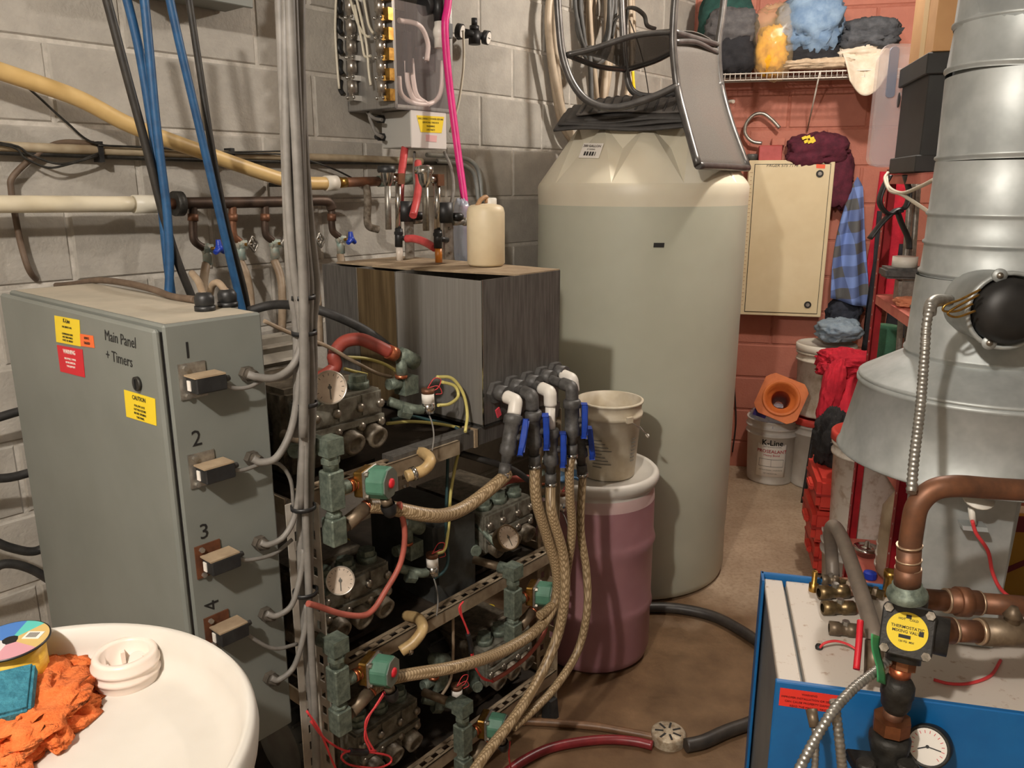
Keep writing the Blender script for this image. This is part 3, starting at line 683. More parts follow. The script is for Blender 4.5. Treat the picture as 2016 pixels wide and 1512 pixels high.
m_dkpipe = mat('dark_copper_pipe', (88, 70, 58), .5, .5, (66, 54, 46), 20)
MB().tube([pm_(356, 400), pm_(450, 399), pm_(560, 397), pm_(630, 395), pm_(648, 399), pm_(654, 412)], .0165, 14, 6).build('header', m_dkpipe, t)
m_verd = mat('pale_verdigris', (150, 172, 164), .6, .3, (176, 166, 150), 60)
bl = mat('blue_handle', (30, 62, 168), .4)
for k, (x, yv, vx, blue) in enumerate([(380, 480, 425, 1), (458, 472, 492, 0), (522, 470, 558, 0), (590, 464, 626, 0), (653, 462, 688, 1)]):
    y0 = 401
    d = MB().tube([pm_(x, y0), pm_(x, y0+22), pm_(x, yv-22), pm_(x+3, yv-6), pm_(x+14, yv+4), pm_(vx-16, yv+12)], .0115, 10, 5).build('drop', m_dkpipe if k % 2 == 0 else m_copper, t)
    MB().cyl(pm_(x, y0+20), pm_(x, y0+34), .0145, n=12).build('collar', m_copper, d)
    a = pm_(vx-18, yv+10); c = a+GN*.012
    vb = MB().hexa(a-GU*.012, a+GU*.016+GN*.004, .015); vb.cyl(a+Z*.004, a-Z*.045, .013, .014, 12); vb.sphere(a, .017, nu=12, nv=8)
    v = vb.build('valve', m_verd, t)
    ax = ((CAM-a).normalized()*.75+GU*.66).normalized(); hc = a+ax*.042
    MB().cyl(a, hc, .005, n=8).build('stem', m_brass, v)
    hb = MB()
    nl = 3 if blue else 4; s1_, s2_ = perp(ax)
    if blue:
        for i in range(3):
            an = 2*math.pi*i/3+.5; e = hc+(s1_*math.cos(an)+s2_*math.sin(an))*.024
            hb.tube([hc, hc.lerp(e, .6), e], lambda tt: .010-.003*tt, 8, 3)
        hb.sphere(hc, .012, nu=10, nv=6)
    else:
        ring_ = [hc+(s1_*math.cos(2*math.pi*i/16)+s2_*math.sin(2*math.pi*i/16))*(.019+.003*math.cos(4*2*math.pi*i/16)) for i in range(16)]
        hb.tube(ring_, .0042, 7, 2, closed=True)
        for i in range(4): hb.cyl(hc, hc+(s1_*math.cos(math.pi*i/2)+s2_*math.sin(math.pi*i/2))*.019, .003, n=6)
    hb.build('handle', bl if blue else m_alu, v)
m_tanhose = mat('dull_tan_hose', (156, 138, 116), .5, 0, (134, 114, 92), 20)
which = ['leftmost', 'second', 'middle', 'fourth', 'rightmost']
for k, ptl in enumerate([[(406, 520, .1), (402, 545, .13), (400, 575, .2), (405, 606, .22)], [(473, 515, .1), (484, 540, .12), (492, 580, .16), (494, 640, .2)], [(540, 512, .1), (552, 545, .12), (556, 590, .15), (555, 650, .2)],
                         [(607, 505, .1), (618, 540, .12), (626, 600, .15), (630, 680, .2)], [(670, 502, .1), (672, 520, .12), (664, 560, .14), (650, 600, .2)]]):
    tubeobj('drain_hose', f'{which[k]} of the tan hoses running down from the wall manifold valves', 'hose', [pg(*p_) for p_ in ptl], .0125, m_tanhose, 'hoses below the wall manifold')
t = thing('wall_conduit', 'pair of dusty conduits clipped along the grey wall with loose wires', 'conduit', pg(450, 303, .03))
m_cond = mat('dusty_cream_conduit', (186, 172, 146), .5, .2, (150, 132, 106), 10)
MB().tube([pg(-560, 262, .032), pg(-80, 283, .032), pg(0, 288, .032), pg(450, 305, .032), pg(700, 312, .032), pg(830, 318, .032)], .0125, 10, 3).build('conduit', m_cond, t)
MB().tube([pg(-560, 278, .03), pg(-80, 297, .03), pg(0, 300, .03), pg(450, 316, .03), pg(880, 322, .03)], .0065, 8, 3).build('conduit', m_iron, t)
MB().tube([pg(840, 305, .035), pg(890, 308, .035), pg(925, 316, .035), pg(943, 340, .035), pg(949, 398, .035)], .0085, 10, 6).build('elbow_conduit', m_galv, t)
MB().tube([pg(860, 317, .035), pg(905, 322, .035), pg(930, 338, .035), pg(938, 362, .035), pg(942, 398, .035)], .0085, 10, 6).build('elbow_conduit', m_galv, t)
for x, y in [(193, 296), (452, 307)]: MB().box(g, Guv(pg(x, y, .03)).x-.006, Guv(pg(x, y, .03)).x+.006, .012, .05, Guv(pg(x, y, .03)).z-.03, Guv(pg(x, y, .03)).z+.022).build('clamp', m_black, t)
for ptl in [[(-300, 262), (0, 281), (60, 305), (110, 322), (150, 318), (193, 302)], [(-300, 266), (0, 284), (50, 312), (95, 330), (140, 322), (193, 306)], [(45, 165), (75, 190), (130, 240), (190, 283), (300, 290), (460, 302), (560, 305), (650, 330), (720, 365)], [(193, 286), (300, 291), (420, 299), (540, 298), (600, 296)]]:
    MB().tube([pg(x, y, .052) for x, y in ptl], .003, 6, 6).build('loose_wire', m_iron, t)
m_brcable = mat('brown_old_cable', (110, 92, 76), .6, 0, (86, 70, 56), 20)
P = [pg(x, y, .03) for x, y in [(185, 283), (130, 280), (95, 290), (55, 318), (24, 350), (22, 374), (30, 425), (43, 488), (62, 540)]]+[pu(x, y, -1.853) for x, y in [(92, 560), (139, 560), (190, 552)]]+[pu(x, y, -1.87) for x, y in [(246, 557), (301, 570), (340, 584), (384, 590)]]
tubeobj('old_cable', 'brown old cable drooping from the conduit onto the top of the control panel', 'cable', P, .0075, m_brcable)
P = [pu(x, y, -1.88) for x, y in [(404, 592), (400, 575), (388, 556), (374, 545)]]
GLN = [Guv(pf(404, 612, PZ1)).y, Guv(pf(449, 604, PZ1)).y]
tubeobj('panel_cable', 'short tan cable rising from the nearer black gland on the panel top', 'cable', [pf(404, 612, PZ1)+Z*.03, pg(400, 580, GLN[0]-.01), pg(391, 555, GLN[0]-.05), pg(378, 538, GLN[0]-.12)], .007, m_tanhose)
tubeobj('panel_cable', 'short tan cable looping from the farther black gland on the panel top', 'cable', [pf(449, 604, PZ1)+Z*.03, pg(443, 572, GLN[1]), pg(430, 557, GLN[1]-.02), pg(418, 562, GLN[1]-.04), pg(412, 585, GLN[1]-.06)], .007, m_tanhose)
# dark odds and ends left of the panel
c = Guv(pg(488, 13, .13))
t = thing('junction_box', 'underside corner of a grey electrical box high on the grey wall', 'box', g(c.x-.2, .07, c.z))
MB().box(g, c.x-.30, c.x, .013, .13, c.z, c.z+.3).build('body', m_panel, t, .003)
MB().box(g, c.x-.31, c.x+.01, .13, .142, c.z-.004, c.z+.3).build('cover', m_panel, t, .002)
for i, (ptl, lab) in enumerate([([(-420, 880), (-200, 850), (-40, 830), (30, 812), (75, 800)], 'upper black cord behind the panel at the left edge'), ([(-420, 1010), (-200, 965), (-40, 945), (20, 940), (60, 930), (80, 925)], 'middle black cord behind the panel at the left edge'),
          ([(-420, 960), (-200, 1010), (-40, 1055), (20, 1078), (70, 1085), (110, 1060)], 'thick black cord below the middle one at the left edge'), ([(-420, 1190), (-200, 1160), (-40, 1130), (10, 1110), (60, 1120), (110, 1150)], 'lowest black cord at the left edge beside the panel')]):
    tubeobj('black_cable', lab, 'cord', [pg(x, y, .1+.03*i) for x, y in ptl], .011, m_rubber, 'cords beside the panel')
# ================================================================== dosing cabinet on the grey wall
DU0, DU1, DNF, DZ0, DZ1 = -.871, -.605, .25, 1.90, 2.62
dc = thing('dosing_cabinet', 'stainless chemical dosing cabinet with clear cover and rows of solenoid valves', 'cabinet', g(-.74, .13, DZ0))
for args in [(DU0, DU0+.003, .014, DNF, DZ0, DZ1), (DU1-.003, DU1, .014, DNF, DZ0, DZ1), (DU0, DU1, .014, DNF, DZ0, DZ0+.003), (DU0, DU1, .014, .02, DZ0, DZ1)]:
    MB().box(g, *args).build('panel', m_steel, dc)
b = MB(); b.box(g, DU0, DU0+.012, DNF-.002, DNF, DZ0, DZ1); b.box(g, DU1-.012, DU1, DNF-.002, DNF, DZ0, DZ1); b.box(g, DU0, DU1, DNF-.002, DNF, DZ0, DZ0+.012); b.build('front_frame', m_steel, dc)
MB().box(g, DU0+.012, DU1-.012, .021, .03, DZ0+.01, 2.25).build('back_board', m_iron, dc)
m_clear = mat('clear_polycarbonate', (238, 226, 224), .08, 0, alpha=.07)
MB().box(g, DU0+.005, DU1-.005, DNF, DNF+.003, DZ0-.004, 2.22).build('clear_cover', m_clear, dc)
m_milky = mat('milky_tube', (226, 206, 198), .35)
for ptl in [[(785, 150), (790, 185), (815, 203), (850, 203), (868, 180), (872, 120)], [(800, 120), (803, 165), (815, 195), (835, 200)], [(810, 115), (814, 160), (822, 190), (845, 207)], [(785, 40), (825, 50), (842, 85), (840, 120)]]:
    MB().tube([pg(x, y, .2) for x, y in ptl], .0085, 8, 6).build('tube', m_milky, dc)
MB().box(g, *[Guv(pg(799, 60, .21)).x, Guv(pg(808, 60, .21)).x], .19, .215, Guv(pg(800, 142, .21)).z, Guv(pg(800, 62, .21)).z).build('black_strip', m_black, dc)
MB().cyl(pg(836, 95, .15), pg(836, 140, .15), .035, n=20).build('flask', mat('smoky_flask', (120, 112, 110), .2, 0, alpha=.5), dc)
m_coil = mat('silver_coil', (196, 190, 182), .3, .9, (160, 152, 142), 60)
US = DU0-.022
for ci, cx in enumerate((688, 746)):
    for k, y in enumerate((-28, 12, 51, 91, 131, 171)):
        c = pu(cx+k*1.2, y, US); v = MB().lathe(c-Z*.030, Z, [(0, 0), (.013, 0), (.013, .012), (.0165, .013), (.0165, .048), (.012, .049), (.012, .058), (0, .058)], 16).build('solenoid', m_coil, dc)
        bb = MB(); bb.obox(c-Z*.036+GU*.006, GU*.016, GN*.017, Z*.008)
        for s in (-1, 1): bb.sphere(c-Z*.034+GN*.016*s-GU*.01, .006, nu=8, nv=5)
        bb.build('valve_base', m_chrome, v)
        if ci == 1: MB().obox(pu(763+k, y+16, US+.01), GU*.01, GN*.012, Z*.018).build('yellow_tag', m_brass, dc)
        else: MB().tube([pu(670+k, y+14, US+.01), pu(664+k, y+4, US), pu(666+k, y-12, US+.01)], .009, 8, 4).build('black_elbow', m_black, dc)
m_wtube = mat('white_poly_tube', (206, 198, 178), .4)
for ptl in [[(700, -10), (712, 40), (722, 90), (726, 140), (730, 168)], [(690, 0), (706, 50), (720, 70), (728, 72)], [(715, -10), (722, 30), (727, 52), (735, 66)], [(698, 10), (712, 80), (718, 110), (730, 110)], [(662, -10), (660, 60), (664, 130), (668, 175)]]:
    MB().tube([pu(x, y, US-.012) for x, y in ptl], .0045, 7, 6).build('air_tube', m_wtube, dc)
p = pg(866, 95, .27); MB().cyl(pg(866, 40, .27), p, .018, n=16).build('pvc_valve', m_pvc, dc); MB().cyl(p, pg(868, 118, .27), .011, n=12).build('barb', m_clear, dc)
MB().sphere(pg(866, 64, .27), .023, .023, .03).build('valve_ball', m_pvc, dc)
MB().cyl(pg(864, 42, .27), pg(862, -12, .27), .017, n=14).build('black_union', m_black, dc)
MB().obox(pg(879, 62, .28), GU*.009, GN*.02, Z*.022).build('valve_handle', m_black, dc)
MB().cyl(pg(833, 12, .24), pg(852, 8, .24), .03, n=16).build('black_cap', m_black, dc)
m_pinkh = mat('magenta_hose', (226, 42, 132), .4, 0, (206, 34, 116), 20)
tubeobj('magenta_hose', 'bright magenta hose dropping from the dosing cabinet behind the white jug', 'hose', [pg(x, y, n_) for x, y, n_ in [(886, -40, .30), (881, 15, .30), (876, 50, .30), (880, 120, .30), (890, 210, .31), (903, 310, .34), (915, 400, .38), (924, 500, .42)]], .0125, m_pinkh)
tubeobj('thin_tube', 'thin white air tube hanging at the right side of the dosing cabinet', 'tube', [pg(x, y, .2) for x, y in [(912, 60), (913, 120), (908, 170), (900, 215), (886, 260)]], .0045, m_wtube)
# regulator with two gauges
t = thing('air_regulator', 'black air regulator with two small round gauges on the grey wall', 'regulator', pg(935, 75, .08))
c = pg(934, 68, .10)
b = MB(); b.cyl(c-Z*.035, c+Z*.012, .022, n=16); b.cyl(c+Z*.012, c+Z*.03, .018, n=16); b.cyl(c+Z*.03, c+Z*.056, .011, n=14); b.cyl(c-GU*.05, c+GU*.055, .014, n=12); b.cyl(c, c-GN*.085, .010, n=10); b.build('body', m_black, t)
for x, y in [(910, 62), (962, 75)]:
    p = pg(x, y, .12); ax = (CAM-p).normalized()*.6+GU*.6; ax.normalize()
    gg = MB().cyl(p-ax*.02, p, .025, n=22).build('gauge', m_black, t); MB().cyl(p, p+ax*.0015, .021, n=22).build('dial', m_whitep, gg); MB().obox(p+ax*.002, perp(ax)[0]*.012, perp(ax)[1]*.001, ax*.0004).build('needle', m_ink, gg)
# grey junction box under the cabinet
JC = Guv(pu(812, 290, -.80)); jn = JC.y; jb0 = Guv(pu(752, 288, -.80)).y; ju1 = Guv(pg(879, 288, jn)).x; jz1 = Guv(pu(812, 216, -.80)).z
t = thing('valve_junction_box', 'light grey junction box with yellow notice under the dosing cabinet', 'box', g(-.74, jn-.05, JC.z))
MB().box(g, -.80, ju1, jb0, jn-.006, JC.z, jz1).build('body', mat('light_grey_box', (170, 168, 162), .5), t, .003)
MB().box(g, -.802, ju1+.002, jn-.006, jn, JC.z-.002, jz1).build('cover', mat('pale_cover', (212, 206, 200), .45), t, .002)
q = [pg(x, y, jn) for x, y in [(820, 227), (874, 230), (869, 262), (828, 260)]]; s = plate('notice', q, m_yellow, t)
lettering([pg(x, y, jn) for x, y in [(820, 227), (874, 230), (874, 262), (820, 260)]], [('DISCONNECT POWER BEFORE', .82, .16, m_ink, 0), ('SERVICING THIS BOX', .6, .15, m_ink, 0), ('WARNING', .38, .15, m_ink, .01), ('LIVE PARTS', .16, .15, m_ink, 0)], s)
q = [pg(x, y, jn) for x, y in [(838, 265), (860, 267), (859, 280), (838, 278)]]; plate('notice', q, mat('pink_print', (220, 170, 168), .5), t)
for x, y in [(754, 235), (755, 270)]:
    p = pu(x, y, -.80); gl = MB().hexa(p, p-GU*.02, .014).build('gland', m_black, t); MB().cyl(p-GU*.02, p-GU*.034, .012, .008, 12).build('gland_nut', m_black, gl)
for i, ptl in enumerate([[(752, 236), (735, 232), (718, 215), (706, 198)], [(753, 270), (740, 262), (733, 246), (728, 225), (745, 200)]]):
    tubeobj('valve_cable', ['grey cable curving from the upper gland of the junction box', 'grey cable curving from the lower gland of the junction box'][i], 'cable', [pu(x, y, -.845) for x, y in ptl], .006, m_gcable)
# ================================================================== pumps on the rack
m_pump = mat('oily_pump_casting', (132, 122, 106), .45, .25, (88, 79, 66), 45, .2, 120, 4)
m_pumpgreen = mat('verdigris_pump_head', (138, 136, 124), .45, .25, (98, 92, 80), 40, .2, 120, 4)
m_bolt = mat('worn_bolt', (168, 160, 148), .35, .85, (120, 112, 100), 80)
m_motor = mat('dark_grey_motor', (76, 78, 76), .5, .2, (56, 56, 54), 14)
m_bezel = mat('worn_chrome_bezel', (206, 200, 190), .3, .7, (176, 166, 152), 40)
m_dial = mat('yellowed_dial', (206, 190, 172), .4, 0, (186, 168, 150), 20)
m_hred = mat('dull_red_hose', (152, 66, 54), .5, 0, (128, 52, 42), 20)
m_teal = mat('teal_tube', (40, 70, 72), .5)
m_ytube = mat('yellow_tube', (206, 194, 116), .45)
# braided clear hose
mb_ = mat('braided_hose', (186, 160, 120), .42)
nt = mb_.node_tree; tc = nt.nodes.new('ShaderNodeTexCoord'); outs = []
for rot in (.9, -.9):
    mp = nt.nodes.new('ShaderNodeMapping'); mp.inputs['Rotation'].default_value = (0, rot, rot); nt.links.new(tc.outputs['Object'], mp.inputs[0])
    wv = nt.nodes.new('ShaderNodeTexWave'); wv.inputs['Scale'].default_value = 62; nt.links.new(mp.outputs[0], wv.inputs[0]); outs.append(wv.outputs['Fac'])
mm_ = nt.nodes.new('ShaderNodeMath'); mm_.operation = 'MULTIPLY'; nt.links.new(outs[0], mm_.inputs[0]); nt.links.new(outs[1], mm_.inputs[1])
rp = nt.nodes.new('ShaderNodeValToRGB'); rp.color_ramp.elements[0].color = (*[lin(v) for v in (124, 102, 72)], 1); rp.color_ramp.elements[1].color = (*[lin(v) for v in (176, 154, 122)], 1)
rp.color_ramp.elements[0].position = .05; rp.color_ramp.elements[1].position = .4
nt.links.new(mm_.outputs[0], rp.inputs[0]); nt.links.new(rp.outputs[0], nt.nodes['Principled BSDF'].inputs['Base Color'])
def pump(label, du, dz, gpos, gaxis, gr, dn=0, gaugemat=None, full=True):
    D = GU*du+Z*dz+GN*dn
    G_ = lambda a, b_, c: g(a, b_, c)+D
    Q = lambda x, y, n: pg(x, y, n)+D
    t = thing('high_pressure_pump', label, 'pump', G_(-1.6, .76, 1.012), 'high pressure pumps on the rack')
    MB().box(G_, -1.715, -1.505, .585, .80, 1.02, 1.225).build('crankcase', m_pump, t, .012, 2)
    MB().box(G_, -1.72, -1.50, .56, .84, 1.012, 1.024).build('base_plate', m_shelfdk, t)
    m = MB(); m.cyl(G_(-1.79, .66, 1.125), G_(-1.72, .66, 1.125), .095, n=28)
    for i in range(14):
        a = 2*math.pi*i/14; d_ = GN*math.cos(a)+Z*math.sin(a); m.obox(G_(-1.755, .66, 1.125)+d_*.098, GU*.03, d_*.008, d_.cross(GU)*.003)
    m.build('motor', m_motor, t)
    hd = MB().box(G_, -1.705, -1.497, .80, .875, 1.085, 1.205).build('pump_head', m_pumpgreen, t, .006, 2)
    rb = MB(); rb.box(G_, -1.70, -1.502, .872, .884, 1.132, 1.146)
    for u in (-1.667, -1.601, -1.535): rb.box(G_, u-.025, u+.025, .872, .879, 1.152, 1.200)
    rb.build('rib', m_pumpgreen, hd)
    for u in (-1.667, -1.601, -1.535):
        c = MB(); c.cyl(G_(u, .835, 1.203), G_(u, .835, 1.222), .025, n=18); c.hexa(G_(u, .835, 1.222), G_(u, .835, 1.236), .022); c.build('top_cap', m_grnpat, hd)
        c = MB(); c.lathe(G_(u, .872, 1.104), GN-Z*.25, [(.026, 0), (.026, .03), (.018, .032), (.017, .022), (0, .022)], 20); c.build('valve_cap', m_pump, hd)
    for u in (-1.69, -1.634, -1.568, -1.51):
        for z in (1.128, 1.172): MB().lathe(G_(u, .876, z), GN, [(.011, 0), (.011, .008), (.007, .012), (0, .013)], 10).build('bolt', m_bolt, hd)
    p = Q(658, 742, .72); oc = MB().cyl(p-Z*.03, p, .012, n=14).build('oil_neck', m_black, t); MB().cyl(p, p+Z*.006, .017, n=18).build('oil_cap', m_yellow, oc)
    MB().tube([G_(-1.705, .83, 1.115), G_(-1.73, .85, 1.112), G_(-1.745, .88, 1.115)], .016, 10, 4).build('outlet', m_grnpat, t)
    if full:
        # unloader valve right of the head
        un = MB(); un.cyl(Q(765, 757, .84), Q(800, 752, .84), .014, n=12); un.obox(Q(800, 757, .84), GU*.022, GN*.02, Z*.022); un.build('manifold', m_grnpat, t)
        un2 = MB(); un2.cyl(Q(792, 742, .85), Q(790, 706, .85), .014, n=12); un2.lathe(Q(786, 696, .85), Q(834, 722, .85)-Q(786, 696, .85), [(0, 0), (.017, 0), (.017, .012), (.019, .013), (.020, .058), (.008, .060), (0, .05)], 18); un2.build('unloader_valve', m_grnpat, t)
        MB().cyl(Q(790, 744, .85), Q(790, 738, .85), .0155, n=14).build('copper_ring', m_brcopper, t)
        pp = MB(); pp.tube([Q(765, 790, .84), Q(795, 800, .86), Q(820, 806, .88), Q(838, 806, .88)], .012, 10, 4); pp.hexa(Q(788, 808, .86), Q(808, 812, .87), .018); pp.build('lower_pipe', m_grnpat, t)
        ps = MB().cyl(Q(844, 812, .89), Q(843, 792, .89), .0165, n=18).build('pressure_switch', m_chrome, t)
        MB().cyl(Q(843, 792, .89), Q(842, 774, .89), .0155, n=18).build('switch_label', m_whitep, ps); MB().cyl(Q(842, 774, .89), Q(842, 765, .89), .016, n=18).build('switch_cap', m_copper, ps)
        for ptl in [[(842, 764), (855, 745), (868, 748), (862, 764), (850, 770)], [(842, 764), (862, 760), (870, 774), (858, 776)]]:
            MB().tube([Q(x, y, .9) for x, y in ptl], .0012, 5, 5).build('wire', m_wirered, ps)
        MB().tube([Q(844, 815, .89), Q(851, 835, .92), Q(854, 860, .945), Q(851, 888, .955)], .002, 5, 5).build('switch_lead', m_gcable, ps)
    if gpos is not None:
        p = gpos; ax = V(gaxis).normalized(); q1_, q2_ = perp(ax)
        ga = MB().lathe(p-ax*.032, ax, [(0, 0), (gr*.86, 0), (gr*.94, .006), (gr*.94, .028), (gr, .029), (gr, .036), (gr*.93, .037), (gr*.9, .033), (0, .0325)], 30).build('gauge', gaugemat or m_bezel, t)
        MB().cyl(p+ax*.0005, p+ax*.0015, gr*.9, n=30).build('dial', m_dial, ga)
        up = (Z-ax*Z.dot(ax)).normalized(); sd = up.cross(ax)
        nd = MB(); nd.obox(p+ax*.0022-up*gr*.25, sd*.0012, up*gr*.45, ax*.0004); nd.cyl(p+ax*.0015, p+ax*.0032, .004, n=10); nd.build('needle', m_inkgrey, ga)
        tk = MB()
        for i in range(13):
            a = math.radians(-135+i*22.5); d_ = up*math.cos(a)+sd*math.sin(a); tk.obox(p+ax*.0018+d_*gr*.76, d_*gr*.07, d_.cross(ax)*.0006, ax*.0003)
        tk.build('ticks', m_inkgrey, ga)
        MB().tube([p-ax*.03, p-ax*.05-Z*.01, G_(-1.70, .84, 1.17)], .008, 8, 4).build('gauge_stem', m_grnpat, ga)
    return t
def gx(p): return (CAM-p).normalized()
p1 = pg(649, 763, .955); pump('uppermost pump with a pale round gauge, below the red looped hose', 0, 0, p1, gx(p1)*.9+GU*.16+Z*.05, .0355)
p2 = pg(670, 1143, .955); pump('middle shelf pump with a pale gauge, beside the slotted post', .0, -.437, p2, gx(p2)*.95+GU*.02-Z*.05, .0315)
p3 = pg(1000, 1058, .955); pump('middle shelf pump with a brown gauge, behind the hanging hoses', .555, -.437, p3, gx(p3)*.85+GU*.55, .036, gaugemat=mat('brown_gauge', (130, 108, 82), .45, .4, (104, 84, 60), 20))
pump('bottom shelf pump in the dark, beside the slotted post', .08, -.866, None, None, 0)
pump('bottom shelf pump in the dark, at the rack foot end', .555, -.866, None, None, 0, full=False)
# motor housing of the right-hand pump on the middle shelf, the finned motor behind the panel
t = thing('electric_motor', 'dusty grey finned motor behind the cable bundle on the top shelf', 'motor', g(-1.62, .46, 1.012))
m = MB(); m.cyl(g(-1.80, .46, 1.15), g(-1.46, .46, 1.15), .115, n=32)
for i in range(18):
    a = 2*math.pi*i/18; d_ = GN*math.cos(a)+Z*math.sin(a); m.obox(g(-1.63, .46, 1.15)+d_*.12, GU*.16, d_*.012, d_.cross(GU)*.004)
m.build('housing', mat('dusty_motor_grey', (150, 144, 132), .6, .1, (120, 112, 100), 10), t)
MB().box(g, -1.74, -1.54, .36, .56, 1.012, 1.05).build('foot', m_motor, t)
t = thing('motor_box', 'dark grey motor housing standing left of the brown gauge pump', 'motor', g(-1.27, .72, .563))
MB().box(g, -1.335, -1.175, .60, .87, .563, .80).build('housing', m_motor, t, .01, 2); MB().box(g, -1.35, -1.16, .58, .89, .563, .572).build('foot', m_shelfdk, t)
# ================================================================== solenoid valve sets
m_grcoil = mat('green_coil', (82, 128, 106), .45, 0, (70, 112, 92), 20)
m_coilface = mat('smoky_coil_face', (104, 112, 104), .35)
m_nip = mat('tan_nipple', (128, 112, 92), .45, .5, (96, 82, 66), 30)
S0 = V((-1.745, 1.0, 1.045))
def sol_set(label):
    f = lambda a, b_, c: g(S0.x+a, S0.y+b_, S0.z+c)
    t = thing('solenoid_valve', label, 'valve', f(0, 0, -.09), 'green solenoid valves along the rack front')
    b = MB(); b.cyl(f(0, 0, .055), f(0, 0, .105), .0165, n=12); b.obox(f(0, 0, .108), GU*.020, GN*.020, Z*.018); b.cyl(f(0, 0, .108), f(-.012, -.04, .112), .016, n=12); b.hexa(f(0, 0, .072), f(0, 0, .082), .020)
    b.build('elbow', m_grnpat, t, 0)
    MB().cyl(f(-.012, -.04, .112), f(-.03, -.115, .115), .0115, n=10).build('inlet_nipple', m_nip, t)
    b = MB(); b.obox(f(0, 0, .015), GU*.019, GN*.019, Z*.042); b.cyl(f(.01, 0, .012), f(.042, 0, .010), .015, n=12); b.build('tee', m_grnpat, t, .003)
    cr_ = MB(); cr_.cyl(f(.042, 0, .010), f(.050, 0, .010), .0145, n=14); cr_.cyl(f(.056, 0, .0095), f(.064, 0, .009), .0145, n=14); cr_.build('copper_ring', m_brcopper, t)
    MB().cyl(f(.048, 0, .010), f(.075, 0, .009), .0115, n=12).build('nipple', m_brass, t)
    ax = (GU*.40+GN*.91+Z*.03).normalized(); a = f(.082, 0, .009)
    vb = MB(); s1_, s2_ = perp(ax)
    up = Z; vb.obox(a, ax*.011, up*.028, ax.cross(up)*.028)
    v = vb.build('valve_body', m_brass, t, .003)
    fl = MB(); fl.obox(a+ax*.014, ax*.004, up*.031, ax.cross(up)*.031); v2 = fl.build('flange', m_alu, t, .003)
    for i in (-1, 1):
        for j in (-1, 1):
            c = a+ax*.018+up*.024*i+ax.cross(up).normalized()*.024*j; MB().hexa(c-ax*.003, c+ax*.006, .006).build('bolt', m_bolt, v2)
    c0 = a+ax*.018; coil = MB(); sdv = ax.cross(up).normalized()
    oct_ = [(math.cos(math.pi/8+i*math.pi/4)*.036, math.sin(math.pi/8+i*math.pi/4)*.036) for i in range(8)]
    coil.prism(oct_, c0, sdv, up, ax*.042); co = coil.build('coil', m_grcoil, t, .003)
    MB().prism([(x*.93, y*.93) for x, y in oct_], c0+ax*.042, sdv, up, ax*.0025).build('face_plate', m_coilface, co)
    MB().lathe(c0+ax*.044, ax, [(.011, 0), (.0105, .004), (.007, .006), (0, .0062)], 14).build('button', m_redp, co)
    gdir = (GU*.25-Z+GN*.1).normalized(); gp = c0+ax*.03-up*.034
    cg = MB(); cg.cyl(gp, gp+gdir*.018, .012, n=12); cg.build('conduit_stub', m_nip, co); MB().lathe(gp+gdir*.016, gdir, [(.016, 0), (.0165, .01), (.014, .022), (.008, .03), (0, .03)], 14).build('cord_grip', m_black, co)
    b = MB(); b.cyl(f(0, 0, -.03), f(0, 0, -.06), .014, n=12); b.obox(f(0, 0, -.075), GU*.019, GN*.019, Z*.03); b.hexa(f(0, 0, -.036), f(0, 0, -.046), .019); b.build('lower_elbow', m_grnpat, t, .003)
    b = MB(); b.cyl(f(.012, 0, -.078), f(.03, 0, -.072), .014, n=12); b.cyl(f(.03, .0, -.072), f(.085, .0, -.052), .0165, .015, n=14); b.build('hose_barb', m_nip, t)
    MB().cyl(f(.085, 0, -.052), f(.090, 0, -.050), .016, n=14).build('copper_ring', m_brcopper, t)
    return t
s1t = sol_set('green solenoid valve at the top left of the rack, above the curved braided hose')
def place(dp, label):
    c = copy_tree(s1t, dp); c['label'] = label; return c
coil1 = Guv(pg(765, 945, 1.0))
def dl(x, y): c = Guv(pg(x, y, 1.0)); return GU*(c.x-coil1.x)+Z*(c.z-coil1.z)
D2 = dl(770, 1303); D3 = dl(1076, 1160); D4 = dl(985, 1412)
place(D2, 'green solenoid valve on the middle rail with loose red wires below')
place(D3, 'green solenoid valve in front of the pink drum')
place(D4, 'lowest green solenoid valve, half hidden behind the braided hoses near the floor')
# brackets behind the upper sets
# ================================================================== outlets of the stainless tank: bulkheads, elbows, blue valves, hoses
m_blueh = mat('blue_valve_handle', (24, 66, 170), .45, 0, (20, 58, 150), 40)
OUT = [dict(b=(973, 771), e=(1016, 789), v=(1004, 862), d=(-.55, 0), white=1, end=(975, 905)),
       dict(b=(1004, 759), e=(1047, 779), v=(1050, 850), d=(0, 0), white=0, end=(1046, 905)),
       dict(b=(1035, 750), e=(1083, 772), v=(1084, 885), d=(0, 0), white=1, end=(1073, 925)),
       dict(b=(1063, 740), e=(1126, 762), v=(1126, 828), d=(0, 0), white=0, end=(1120, 890)),
       dict(b=(1089, 731), e=(1126, 746), v=(1140, 872), d=(0, 0), white=1, end=(1132, 915))]
HOSE = [[(960, 945), (930, 990), (885, 1012), (840, 1014), (795, 998), (768, 986)],
        [(1047, 925), (1056, 985), (1078, 1060), (1096, 1125), (1094, 1180), (1062, 1235), (990, 1282), (900, 1312), (835, 1328), (788, 1345)],
        [(1074, 950), (1086, 1010), (1108, 1090), (1112, 1170), (1098, 1250), (1064, 1330), (1018, 1405), (960, 1480), (925, 1530)],
        [(1121, 920), (1122, 980), (1126, 1040), (1118, 1110), (1104, 1170), (1078, 1200), (1062, 1212)],
        [(1133, 945), (1143, 1040), (1154, 1120), (1156, 1200), (1138, 1280), (1095, 1350), (1045, 1402), (1010, 1432)]]
ordn = ['first', 'second', 'third', 'fourth', 'fifth']
